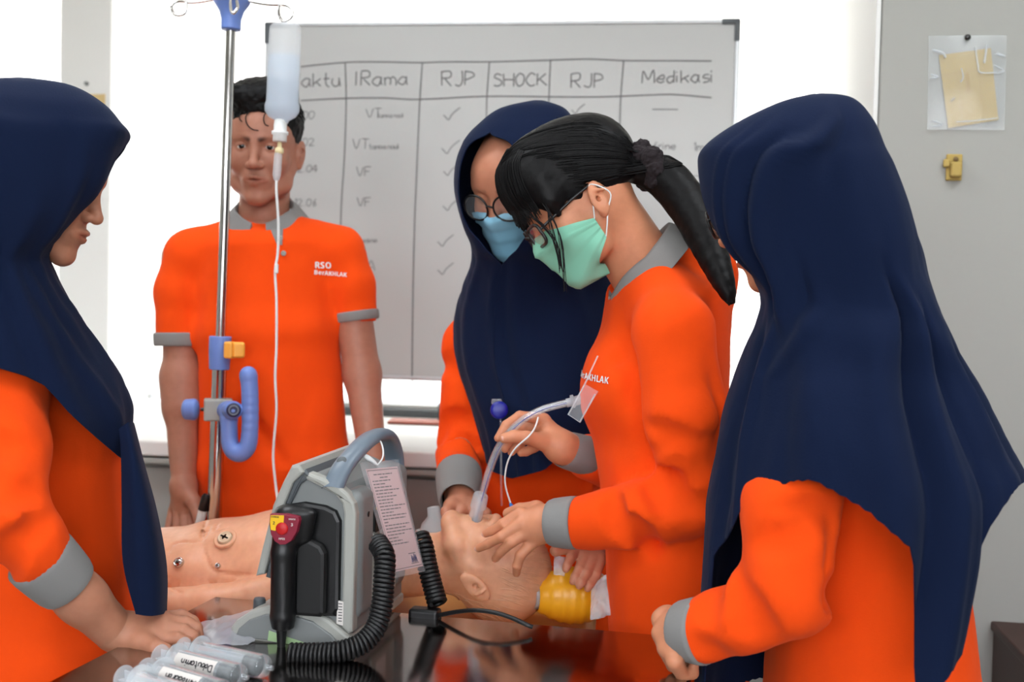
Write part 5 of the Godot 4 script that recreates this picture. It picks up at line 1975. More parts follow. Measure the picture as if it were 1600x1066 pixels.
	obj("film_corner", shell(rows, 0.0006), M.milky, wr)
	# clear mask with its cushion on the manikin's far shoulder
	var am := thing("airway_mask", "small clear breathing mask lying at the manikin's throat by the gloveless hand", "mask")
	obj("dome", MB.new().lathe([[0.0, 0.05], [0.012, 0.05], [0.014, 0.034], [0.028, 0.022], [0.036, 0.0]], 24, Transform3D(Basis(Vector3.BACK, 0.2), W(684, 832, 2.36))).mesh(), M.milky, am)
	obj("cushion", MB.new().tube(ring_at(W(682, 834, 2.36), 0.036), 0.007, 8, false).mesh(), M.clear, am)

func ring_at(c: Vector3, r: float) -> Array:
	var o := []
	for k in 25:
		o.append(c + Vector3(cos(TAU * k / 24), 0, sin(TAU * k / 24)) * r)
	return o


func build_people() -> void:
	folds.seed = 4
	folds.frequency = 9.0
	folds.fractal_octaves = 3
	M.skin_man = skin_mat(Color(0.69, 0.475, 0.39), 61)
	M.skin_light = skin_mat(Color(0.82, 0.555, 0.42), 62)
	M.skin_tan = skin_mat(Color(0.73, 0.505, 0.40), 64)
	M.skin_mid = skin_mat(Color(0.77, 0.52, 0.41), 63)
	build_man()
	build_masked_woman()
	build_intubator()
	build_left_woman()
	build_right_woman()

func hanging_core(s: Sdf, neck: Vector3, chest: Vector3, pelvis: Vector3, side: Vector3) -> void:   # the trunk under the clothes
	s.bone(chest, pelvis, side, 0.115, 0.075, 0.11, 0.075, 0.06, 0.03)
	s.cap(neck, chest, 0.05, 0.06, 0.03)

# --- the man behind the drip stand
func build_man() -> void:
	var d := 2.76
	var t := thing("person", "standing young man in an orange polo shirt behind the drip stand, watching", "person", Transform3D())
	var hp := pose_of(W(413, 239, 2.74), Vector3(-0.03, -0.17, 1.0), Vector3(0.02, 1, 0))
	var hs := 1.0
	var hd := Sdf.new(0.003)
	hd.lim_lo = Vector3(-9, W(410, 352, d).y, -9)
	head(hd, hp, hs, {"flare": 0.25, "slit": 0.0031})
	var nb := W(412, 338, d + 0.02)
	neck_part(hd, hp, hs, nb, 0.058)
	for k in 7:   # a trace of a moustache
		hd.paint(hp * Vector3((k - 3) * 0.006, -0.039, 0.099) * 1.0, 0.008, Color(0.6, 0.55, 0.52, 0.5), 0.8)
	hd.paints.clear()
	hd.at(hp, hs)
	for x in [-1.0, 1.0]:
		for k in 9:
			hd.paint(Vector3((0.012 + k * 0.0044) * x, 0.034 + 0.005 * sin(k * 0.36), 0.093 - 0.0022 * k - 0.00016 * k * k), 0.0075 if k < 6 else 0.0055, Color(0.10, 0.08, 0.08, 0.95), 0.6)
		for k in 3:
			hd.paint(Vector3(0.009 * k * x, -0.053, 0.097 - 0.0045 * k), 0.011, Color(0.80, 0.64, 0.62), 0.6)
		for k in 4:
			hd.paint(Vector3(0.007 * k * x, -0.0405 - 0.0008 * k, 0.099 - 0.002 * k), 0.007, Color(0.55, 0.5, 0.48, 0.55), 0.9)
	hd.at(Transform3D())
	jobs.append(hd)
	var sl := W(287, 404, d)
	var sr := W(538, 396, d)
	var el := W(283, 590, d - 0.01)
	var er := W(566, 585, d)
	var wl := W(287, 742, d - 0.06)
	var wr := W(585, 735, d - 0.05)
	var arms := Sdf.new(0.005)
	arms.chain([sl, el, wl.lerp(el, 0.15)], [0.044, 0.041, 0.0308], 0.02)
	arms.chain([el, el.lerp(wl, 0.3)], [0.043, 0.043], 0.02)
	arms.chain([sr, er, wr.lerp(er, 0.15)], [0.044, 0.041, 0.0308], 0.02)
	hanging_core(arms, nb, W(412, 430, d), W(425, 800, d), Vector3.RIGHT)
	arms.cap(nb + Vector3(0, -0.05, 0), sl, 0.04, 0.04, 0.03)
	arms.cap(nb + Vector3(0, -0.05, 0), sr, 0.04, 0.04, 0.03)
	jobs.append(arms)
	var h1 := Sdf.new(0.0032)
	hand(h1, wl.lerp(el, 0.25), W(287, 760, d - 0.07), [[[270, 800, 2.70], [262, 832, 2.68], [263, 850, 2.665], [268, 862, 2.655]], [[279, 804, 2.68], [274, 838, 2.655], [275, 858, 2.64], [280, 870, 2.635]], [[289, 804, 2.67], [287, 838, 2.64], [289, 856, 2.63], [294, 866, 2.63]], [[299, 800, 2.67], [300, 828, 2.645], [303, 843, 2.64], [307, 850, 2.64]]], [[303, 785, 2.65], [310, 806, 2.63], [311, 824, 2.62]], 1.05, 0.0262)
	var h2 := Sdf.new(0.004)
	hand(h2, wr.lerp(er, 0.25), W(588, 752, d - 0.06), [[[575, 790, 2.69], [572, 820, 2.67], [574, 840, 2.66]], [[585, 793, 2.68], [584, 826, 2.66], [586, 846, 2.65]], [[595, 793, 2.68], [596, 824, 2.66], [598, 842, 2.65]], [[604, 788, 2.69], [608, 812, 2.67], [609, 828, 2.66]]], [[572, 775, 2.67], [566, 795, 2.65], [566, 812, 2.64]], 1.05, 0.028)
	jobs.append(h1)
	jobs.append(h2)
	late.append(func() -> void:
		obj("body", sdf_mesh([hd, arms, h1, h2]), M.skin_man, t)
		eyes(hp, hs, Vector3(0.05, -0.28, 1.0), t))
	# polo shirt
	var s := cloth_sdf(0.007, 0.0045)
	s.chain([sl + Vector3(0.012, 0.0, 0), W(283, 455, d), W(282, 525, d)], [0.053, 0.057, 0.056], 0.02)
	s.sph(W(281, 525 + 69, d), 0.125 - 0.03, 0.004, 1)
	s.chain([sr - Vector3(0.012, 0.0, 0), W(549, 445, d), W(556, 490, d)], [0.052, 0.052, 0.048], 0.02)
	s.sph(W(561, 490 + 62, d), 0.08, 0.004, 1)
	s.bone(W(414, 390, d), W(419, 520, d), Vector3.RIGHT, 0.157, 0.094, 0.155, 0.108, 0.055, 0.03)
	s.bone(W(419, 520, d), W(428, 720, d), Vector3.RIGHT, 0.156, 0.108, 0.172, 0.112, 0.08, 0.03)
	s.bone(W(428, 720, d), W(430, 830, d), Vector3.RIGHT, 0.174, 0.112, 0.178, 0.114, 0.05, 0.03)
	s.cap(W(392, 358, d + 0.01), W(300, 398, d), 0.040, 0.050, 0.04)
	s.cap(W(432, 356, d + 0.01), W(526, 392, d), 0.040, 0.050, 0.04)
	s.ell(W(412, 318, d - 0.02), Vector3.RIGHT, Vector3.UP, Vector3(0.062, 0.05, 0.066), 0.008, 1)
	for c in [[[322, 440], [330, 560]], [[536, 440], [530, 520]], [[380, 640], [440, 720]], [[330, 600], [352, 700]], [[500, 560], [470, 660]]]:
		s.cap(W(c[0][0], c[0][1], 2.66), W(c[1][0], c[1][1], 2.645), 0.006, 0.004, 0.03, 1)
	s.cut(W(430, 811, d), Vector3(0, -1, 0.02))
	jobs.append(s)
	late.append(func() -> void:
		var sh := obj("polo_shirt", sdf_mesh([s]), M.orange, t)
		obj("sleeve_band", band(W(282, 520, d), W(282, 541, d), 0.0585, 0.0575), M.ribbed, sh)
		obj("sleeve_band", band(W(556, 487, d), W(558, 502, d), 0.0505, 0.0495), M.ribbed, sh)
		obj("collar", collar(Transform3D(Basis(Vector3.RIGHT, 0.30), W(413, 326, d - 0.005)), 0.064, 0.068, 0.042, 0.032, 1.6, 0.24), M.ribbed, sh)
		var pk := []
		for y in 9:
			var r := PackedVector3Array()
			for x in 3:
				var px: float = lerpf(430, 437, y / 8.0) + (x - 1) * lerpf(13.0, 4.0, y / 8.0)
				r.append(s.hit(W(px, 345 + y * 5.5, 2.3), (W(px, 345, 3.0) - W(px, 345, 2.3)).normalized(), 0.0015))
			pk.append(r)
		obj("placket", shell(pk, 0.001), M.ribbed, sh)
		for b in [[438, 372], [443, 396]]:
			var p := s.hit(W(b[0], b[1], 2.3), (W(b[0], b[1], 3.0) - W(b[0], b[1], 2.3)).normalized(), 0.001)
			obj("button", MB.new().lathe([[0.0, 0.002], [0.0022, 0.002], [0.0025, 0.003], [0.0055, 0.003], [0.006, 0.0]], 16, Transform3D(Basis(Vector3.RIGHT, PI / 2), p)).mesh(), M.grey_light, sh)
		laid_text(s, "RSO", W(500, 414, 2.66), Vector3(0, 0, -1), Vector3.RIGHT, Vector3.UP, 14.0, sh, M.white_plastic)
		laid_text(s, "BerAKHLAK", W(512, 427, 2.66), Vector3(0, 0, -1), Vector3(1, -0.06, 0), Vector3.UP, 9.5, sh, M.white_plastic))
	# hair: a thick cap, fuller on top, with loose curls on the forehead
	var h := Sdf.new(0.0038)
	h.at(hp, hs)
	h.ell(Vector3(0, 0.066, -0.018), Vector3.RIGHT, Vector3.UP, Vector3(0.084, 0.094, 0.103), 0.01)
	h.ell(Vector3(0.02, 0.135, 0.02), Vector3.RIGHT, Vector3.UP, Vector3(0.058, 0.03, 0.062), 0.03)
	h.ell(Vector3(-0.03, 0.125, 0.035), Vector3.RIGHT, Vector3.UP, Vector3(0.045, 0.03, 0.05), 0.03)
	h.ell(Vector3(0, -0.012, 0.085), Vector3.RIGHT, Vector3.UP, Vector3(0.069, 0.104, 0.11), 0.01, 1)
	h.ell(Vector3(0, -0.1, -0.02), Vector3.RIGHT, Vector3.UP, Vector3(0.12, 0.085, 0.16), 0.01, 1)
	h.at(Transform3D())
	h.noise = folds.duplicate()
	h.noise.frequency = 60.0
	h.namp = 0.0035
	jobs.append(h)
	late.append(func() -> void:
		var hr := obj("hair", sdf_mesh([h]), M.hair, t)
		for c in [[[392, 172, 2.645], [384, 182, 2.64], [386, 194, 2.635], [394, 202, 2.632], [404, 204, 2.632]], [[417, 172, 2.64], [412, 184, 2.635], [414, 194, 2.63], [420, 197, 2.63]], [[378, 170, 2.65], [374, 184, 2.645], [378, 190, 2.642]]]:
			obj("curl", MB.new().tube(path(c, 6), 0.0013, 6).mesh(), M.hair, hr)
		for k in 14:
			var a := 0.5 + k * 0.07
			var p := hp * (Vector3(0.082 * sin(a + 0.3), 0.08 + 0.04 * cos(a), 0.03 - 0.01 * (k % 3)))
			obj("stray_lock", MB.new().tube(spline([p, p + Vector3(0.008, 0.006 - k * 0.001, 0.002), p + Vector3(0.013, -0.004 - k * 0.0012, 0.0)], 4), [0.002, 0.002, 0.0018, 0.0018, 0.0015, 0.0013, 0.001, 0.0008, 0.0005], 5).mesh(), M.hair, hr))
	legs(t, W(432, 820, d + 0.05), Vector3.RIGHT, Vector3(0, 0, 1), M.trousers)
	var pen := thing("marker_pen", "white marker pen with a black cap held in the standing man's right hand", "pen")
	obj("barrel", MB.new().tube([W(310, 826, 2.615), W(317, 797, 2.61)], 0.0095, 14).mesh(), M.white_plastic, pen)
	obj("cap", MB.new().tube([W(317, 797, 2.61), W(322, 776, 2.605), W(323, 772, 2.605)], [0.0105, 0.0095, 0.006], 14).mesh(), M.black, pen)

# --- the woman in a scarf, round glasses and a blue mask behind the manikin
func build_masked_woman() -> void:
	var t := thing("person", "woman in a navy headscarf, round dark glasses and a blue mask behind the manikin", "person")
	var hp := pose_of(W(812, 298, 2.45), Vector3(-0.50, -0.48, 0.80), Vector3(-0.02, 1, 0.1))
	var hs := 1.06
	var d := 2.68
	var hd := Sdf.new(0.0032)
	head(hd, hp, hs, {"slit": 0.0})
	var nb := W(830, 420, d - 0.03)
	neck_part(hd, hp, hs, nb)
	jobs.append(hd)
	var sl := W(738, 540, d - 0.02)
	var sr := W(960, 540, d)
	var el := W(722, 690, d - 0.03)
	var wl := W(716, 775, d - 0.25)
	var er := W(985, 740, d - 0.05)
	var wr := W(932, 836, d - 0.33)
	var arms := Sdf.new(0.010)
	arms.chain([sl, el, wl], [0.030, 0.027, 0.025], 0.02)
	arms.chain([sr, er, wr], [0.030, 0.027, 0.025], 0.02)
	hanging_core(arms, nb, W(850, 520, d), W(850, 820, d), Vector3.RIGHT)
	arms.cap(nb, sl, 0.04, 0.04, 0.03)
	arms.cap(nb, sr, 0.04, 0.04, 0.03)
	jobs.append(arms)
	var h1 := Sdf.new(0.003)
	hand(h1, wl, W(722, 776, 2.41), [[[703, 796, 2.38], [695, 808, 2.36], [698, 820, 2.35], [707, 827, 2.355]], [[722, 797, 2.36], [714, 812, 2.345], [714, 824, 2.345], [719, 832, 2.35]], [[742, 799, 2.36], [736, 816, 2.35], [735, 828, 2.35], [737, 834, 2.355]], [[760, 803, 2.38], [756, 816, 2.37], [755, 824, 2.37], [755, 829, 2.375]]], [[706, 790, 2.37], [698, 800, 2.345], [699, 812, 2.33]], 1.0, 0.024)
	var h2 := Sdf.new(0.003)
	hand(h2, wr, W(926, 846, 2.30), [[[898, 862, 2.23], [891, 874, 2.20], [886, 884, 2.185], [884, 890, 2.182]], [[912, 872, 2.22], [905, 890, 2.19], [898, 902, 2.178], [895, 909, 2.175]], [[926, 876, 2.22], [916, 897, 2.185], [908, 910, 2.172], [905, 916, 2.17]], [[939, 874, 2.23], [931, 899, 2.195], [921, 914, 2.18], [918, 920, 2.178]]], [[905, 852, 2.24], [885, 856, 2.22], [868, 861, 2.205]], 1.0, 0.026)
	jobs.append(h1)
	jobs.append(h2)
	late.append(func() -> void:
		obj("body", sdf_mesh([hd, arms, h1, h2]), M.skin_mid, t)
		mask(hd, hp, hs, M.mask_blue, t, 1.3, -0.112, -0.006)
		spectacles(hp, hs, 0.0275, 0.0245, 0.0021, 0.95, t, 0.006, 0.004))
	var s := cloth_sdf(0.008, 0.006)
	s.chain([sl, el, W(717, 748, d - 0.2)], [0.060, 0.056, 0.046], 0.02)
	s.chain([sr, er, W(940, 820, d - 0.22)], [0.060, 0.056, 0.046], 0.02)
	creases(s, sl, el, 0.058, 0.056, 5, 43, 0.006)
	creases(s, el, W(717, 748, d - 0.2), 0.056, 0.048, 5, 44, 0.006)
	s.bone(W(848, 500, d), W(846, 660, d), Vector3.RIGHT, 0.165, 0.10, 0.16, 0.12, 0.06, 0.03)
	s.bone(W(846, 660, d), W(850, 1000, d), Vector3.RIGHT, 0.16, 0.12, 0.20, 0.14, 0.08, 0.03)
	s.cap(W(830, 470, d), sl, 0.05, 0.055, 0.03)
	s.cap(W(850, 470, d), sr, 0.05, 0.055, 0.03)
	for c in [[[700, 660, 2.56], [745, 640, 2.56]], [[698, 690, 2.53], [750, 672, 2.53]], [[694, 715, 2.48], [740, 700, 2.46]], [[722, 600, 2.57], [756, 650, 2.55]]]:
		s.cap(WA(c[0]), WA(c[1]), 0.004, 0.003, 0.02, 1)
	jobs.append(s)
	late.append(func() -> void:
		var sh := obj("tunic", sdf_mesh([s]), M.orange, t)
		obj("cuff", band(W(717, 742, d - 0.19), W(717, 783, 2.385), 0.047, 0.039, 1.0), M.ribbed, sh)
		obj("cuff", band(W(945, 812, d - 0.24), W(934, 834, 2.36), 0.045, 0.038, 1.0), M.ribbed, sh))
	var q := 2.44
	obj("headscarf", drape([[828, 160, 852, 160, q, 0.015], [778, 174, 884, 174, q, 0.060], [745, 200, 900, 202, q, 0.096], [728, 219, 905, 222, q, 0.115, 0.02], [721, 232, 908, 236, q, 0.126, 0.36], [715, 248, 911, 254, q, 0.134, 0.48], [711, 272, 914, 280, q, 0.140, 0.56], [713, 308, 918, 322, q, 0.140, 0.62], [724, 350, 925, 360, q, 0.130, 0.60], [738, 388, 935, 395, q + 0.01, 0.118, 0.3], [736, 415, 950, 420, q + 0.05, 0.125, 0.0], [720, 460, 968, 460, q + 0.12, 0.16], [711, 505, 985, 505, q + 0.16, 0.18], [714, 560, 992, 560, q + 0.17, 0.19], [733, 620, 990, 620, q + 0.16, 0.20], [752, 680, 980, 680, q + 0.15, 0.205], [764, 745, 970, 745, q + 0.15, 0.21], [770, 790, 960, 790, q + 0.15, 0.21]],
		{"face": 2.1, "cols": 120, "fit": false, "seed": 3.0, "power": 0.85, "hem": [[700, 690], [745, 690], [768, 736], [800, 748], [850, 735], [890, 700], [960, 690]], "hem_far": [[700, 640], [980, 640]], "hem_from": 0.6, "folds": [[2.2, 0.55, 2.0, 1.0, 0.05, 0.007], [1.9, 0.55, 1.7, 1.0, 0.06, 0.007], [2.6, 0.56, 2.45, 1.0, 0.08, 0.007], [1.2, 0.5, 1.0, 1.0, 0.1, 0.008], [2.05, 0.56, 1.85, 1.0, 0.04, -0.006]], "wobble": 0.008}), M.navy, t)
	var bd := obj("badge_reel", MB.new().lathe([[0.0, 0.008], [0.012, 0.0075], [0.0165, 0.005], [0.0175, 0.002], [0.0175, -0.004], [0.0, -0.005]], 28, Transform3D(Basis(Vector3.RIGHT, PI / 2 - 0.1), W(780, 641, 2.372))).mesh(), mat(Color(0.03, 0.08, 0.55), 0.35), t)
	bd.set_meta("label", "bright blue round badge reel clipped on the scarf")
	obj("clip", MB.new().rbox(Vector3(0.02, 0.012, 0.006), 0.002, Transform3D(Basis(), W(776, 628, 2.378))).mesh(), M.clear, bd)
	obj("badge_strap", MB.new().tube(path([[782, 652, 2.375], [783, 700, 2.37], [783, 748, 2.37], [784, 790, 2.39]], 4), 0.0025, 6).mesh(), M.film, bd)
	legs(t, W(850, 900, d), Vector3.RIGHT, Vector3(0, 0, 1), M.trousers)

# --- the woman with a ponytail who holds the tube
func build_intubator() -> void:
	var t := thing("person", "woman with a black ponytail and a green mask leaning over the manikin", "person")
	var hp := pose_of(W(913, 326, 2.13), Vector3(-0.79, -0.58, 0.16), Vector3(-0.58, 0.8, 0.0))
	var hs := 1.0
	var hd := Sdf.new(0.0028)
	head(hd, hp, hs, {"slit": 0.0})
	var nb := W(1010, 428, 2.16)
	hd.cap(hp * Vector3(0, -0.02, -0.03), nb, 0.057, 0.063, 0.025)
	jobs.append(hd)
	var sl := W(1052, 520, 2.02)
	var el := W(1086, 778, 2.01)
	var wl := W(868, 816, 2.10)
	var sr := W(1020, 500, 2.33)
	var er := W(1010, 740, 2.38)
	var wr := W(890, 704, 2.24)
	var arms := Sdf.new(0.009)
	arms.chain([sl, el, wl], [0.030, 0.027, 0.025], 0.02)
	arms.chain([sr, er, wr], [0.030, 0.027, 0.025], 0.02)
	hanging_core(arms, nb, W(1035, 520, 2.17), W(1045, 850, 2.17), Vector3.BACK)
	arms.cap(nb, sl, 0.045, 0.045, 0.03)
	arms.cap(nb, sr, 0.045, 0.045, 0.03)
	jobs.append(arms)
	var h1 := Sdf.new(0.0026)
	hand(h1, wl, W(852, 819, 2.105), [[[812, 803, 2.115], [786, 819, 2.115], [770, 829, 2.125], [759, 834, 2.132]], [[813, 818, 2.10], [783, 839, 2.10], [763, 850, 2.115], [748, 857, 2.128]], [[821, 833, 2.10], [799, 848, 2.095], [783, 862, 2.11], [774, 873, 2.125]], [[832, 847, 2.105], [813, 868, 2.10], [808, 884, 2.105], [807, 896, 2.118]]], [[838, 797, 2.135], [812, 797, 2.16], [795, 803, 2.175]], 1.05, 0.029)
	var h2 := Sdf.new(0.0026)
	hand(h2, wr, W(876, 698, 2.225), [[[850, 655, 2.225], [812, 650, 2.215], [791, 664, 2.205], [778, 685, 2.20]], [[846, 664, 2.235], [818, 668, 2.24], [800, 684, 2.225], [789, 702, 2.215]], [[846, 674, 2.245], [824, 684, 2.255], [808, 697, 2.24], [799, 707, 2.23]], [[850, 688, 2.25], [834, 700, 2.255], [822, 706, 2.245], [814, 708, 2.24]]], [[848, 690, 2.205], [824, 684, 2.18], [803, 682, 2.175], [788, 685, 2.172]], 1.05, 0.028)
	jobs.append(h1)
	jobs.append(h2)
	var nm := mat(Color(0.80, 0.60, 0.53), 0.3)
	late.append(func() -> void:
		var b := obj("body", sdf_mesh([hd, arms, h1, h2]), M.skin_light, t)
		for f in [[759, 834, 2.132, 782, 820, 2.115], [748, 857, 2.128, 772, 845, 2.11]]:
			var tip := W(f[0], f[1], f[2])
			var al := (tip - W(f[3], f[4], f[5])).normalized()
			var o := (Vector3(-0.1, 0.35, 0.95) - al * al.dot(Vector3(-0.1, 0.35, 0.95))).normalized()
			nail(tip + o * 0.0006, al, o, b, nm)
		var tip2 := W(788, 685, 2.172)
		var al2 := (tip2 - W(803, 682, 2.175)).normalized()
		var o2 := (Vector3(0.1, 0.2, 1.0) - al2 * al2.dot(Vector3(0.1, 0.2, 1.0))).normalized()
		nail(tip2 + o2 * 0.0018, al2, o2, b, nm, 1.2)
		mask(hd, hp, hs, M.mask_green, t, 1.5, -0.118)
		spectacles(hp, hs, 0.028, 0.019, 0.0030, 0.45, t, 0.008, 0.004))
	# tunic, cut loose, with the near sleeve bent over the manikin
	var s := cloth_sdf(0.0065, 0.005)
	s.bone(W(1045, 470, 2.18), W(1030, 640, 2.18), Vector3.BACK, 0.150, 0.112, 0.145, 0.122, 0.06, 0.03)
	s.ell(W(962, 600, 2.16), Vector3.BACK, Vector3.UP, Vector3(0.12, 0.075, 0.058), 0.05)
	s.bone(W(1028, 640, 2.18), W(1040, 800, 2.18), Vector3.BACK, 0.145, 0.118, 0.15, 0.11, 0.08, 0.03)
	s.bone(W(1040, 800, 2.18), W(1062, 1060, 2.18), Vector3.BACK, 0.15, 0.112, 0.175, 0.122, 0.08, 0.03)
	s.chain([W(1030, 455, 2.10), sl, W(1072, 650, 1.995), el, W(1000, 806, 2.03), W(905, 817, 2.085)], [0.055, 0.066, 0.066, 0.058, 0.055, 0.047], 0.02)
	s.chain([sr, er, W(925, 716, 2.29)], [0.06, 0.055, 0.045], 0.02)
	creases(s, W(1072, 650, 1.995), el, 0.066, 0.060, 5, 33, 0.005)
	creases(s, el, W(950, 812, 2.06), 0.056, 0.050, 5, 34, 0.0045)
	s.cap(W(1015, 440, 2.17), W(1100, 430, 2.18), 0.06, 0.06, 0.03)
	s.ell(W(985, 395, 2.15), Vector3(0.75, 0.66, 0), Vector3.BACK, Vector3(0.10, 0.066, 0.066), 0.008, 1)
	for c in [[[1008, 740, 1.965], [1060, 722, 1.945], 0.005], [[1000, 765, 1.97], [1056, 752, 1.948], 0.005], [[1012, 712, 1.97], [1050, 690, 1.94], 0.004], [[985, 560, 2.03], [1005, 700, 2.01], 0.012], [[1120, 560, 1.95], [1130, 740, 1.96], 0.008], [[940, 650, 2.04], [985, 720, 2.02], 0.004], [[955, 880, 2.05], [960, 1000, 2.03], 0.005], [[1120, 850, 2.02], [1135, 960, 2.0], 0.006], [[985, 520, 2.05], [965, 560, 2.06], 0.004]]:
		s.cap(WA(c[0]), WA(c[1]), c[2], c[2] * 0.7, 0.024, 1)
	jobs.append(s)
	late.append(func() -> void:
		var sh := obj("tunic", sdf_mesh([s]), M.orange, t)
		obj("cuff", band(W(901, 817, 2.085), W(860, 817, 2.103), 0.050, 0.044, 0.9, Vector3(0, 0.2, 1)), M.ribbed, sh)
		obj("cuff", band(W(938, 718, 2.30), W(880, 702, 2.235), 0.041, 0.037, 0.9, Vector3(0, 0.2, 1)), M.ribbed, sh)
		obj("collar", collar(pose_of(W(1000, 408, 2.155), Vector3(-0.78, -0.62, 0.05), Vector3(-0.5, 0.75, 0.0)), 0.077, 0.080, 0.046, 0.03, 1.30, 0.2), M.ribbed, sh)
		laid_text(s, "BerAKHLAK", W(911, 592, 2.05), Vector3(0.35, 0, -0.93), Vector3(0.93, -0.05, 0.35), Vector3.UP, 11.0, sh, M.white_plastic))
	var id := obj("name_card", sheet4([W(914, 600, 2.07), W(935, 612, 2.06), W(906, 660, 2.07), W(888, 648, 2.08)], 0.002, 0.0, 2).mesh(), M.film, t)
	obj("card_edge", MB.new().tube([W(934, 556, 2.07), W(914, 600, 2.07), W(888, 648, 2.08), W(906, 660, 2.07), W(930, 616, 2.06)], 0.0016, 6).mesh(), M.milky, id)
	# hair swept back into a tail
	var h := Sdf.new(0.0034)
	h.at(hp, hs)
	h.ell(Vector3(0, 0.062, -0.012), Vector3.RIGHT, Vector3.UP, Vector3(0.086, 0.100, 0.108), 0.01)
	h.ell(Vector3(0, 0.072, -0.085), Vector3.RIGHT, Vector3.UP, Vector3(0.055, 0.05, 0.045), 0.05)
	h.ell(Vector3(0, 0.030, -0.085), Vector3.RIGHT, Vector3.UP, Vector3(0.050, 0.045, 0.03), 0.04)
	h.ell(Vector3(0, 0.095, 0.052), Vector3.RIGHT, Vector3.UP, Vector3(0.070, 0.055, 0.052), 0.05)
	h.ell(Vector3(0, -0.05, 0.075), Vector3.RIGHT, Vector3.UP, Vector3(0.13, 0.098, 0.089), 0.012, 1)
	h.ell(Vector3(0, -0.066, -0.03), Vector3.RIGHT, Vector3.UP, Vector3(0.13, 0.07, 0.11), 0.012, 1)
	for x in [-1.0, 1.0]:
		h.ell(Vector3(0.084 * x, 0.0, -0.012), Vector3.RIGHT, Vector3.UP, Vector3(0.03, 0.035, 0.024), 0.006, 1)
		h.chain([Vector3(0.066 * x, 0.08, 0.055), Vector3(0.069 * x, 0.045, 0.058), Vector3(0.067 * x, 0.015, 0.060)], [0.008, 0.006, 0.002], 0.03)
	for k in 9:
		var x := -0.05 + k * 0.0125
		h.chain([Vector3(x, 0.105, 0.086 - absf(x) * 0.3), Vector3(x * 1.1, 0.08, 0.104 - absf(x) * 0.35), Vector3(x * 1.15, 0.058 + 0.006 * (k % 3), 0.110 - absf(x) * 0.45)], [0.010, 0.007, 0.003], 0.006)
	h.at(Transform3D())
	h.noise = folds.duplicate()
	h.noise.frequency = 40.0
	h.namp = 0.0012
	var tail := path([[1000, 268, 2.12], [1028, 272, 2.115], [1052, 290, 2.105], [1078, 325, 2.085], [1098, 365, 2.06], [1118, 410, 2.03], [1132, 445, 2.005], [1142, 472, 1.995]], 2)
	var tr := [0.020, 0.026, 0.030, 0.033, 0.034, 0.034, 0.033, 0.031, 0.029, 0.026, 0.023, 0.019, 0.015, 0.010, 0.005]
	for k in tail.size() - 1:
		h.cap(tail[k], tail[k + 1], tr[k], tr[k + 1], 0.012)
	jobs.append(h)
	var sc := Sdf.new(0.003)
	var c0 := W(1012, 262, 2.12)
	for k in 11:
		var a := TAU * k / 11
		sc.sph(c0 + (Vector3(0.25, -0.15, 0.95).normalized() * cos(a) + Vector3(-0.5, 0.86, 0.0) * sin(a)) * 0.033 + Vector3(0.86, 0.5, 0) * 0.010 * sin(k * 2.4), 0.0185 + 0.002 * sin(k * 1.7), 0.003)
	sc.noise = folds.duplicate()
	sc.noise.frequency = 110.0
	sc.namp = 0.005
	jobs.append(sc)
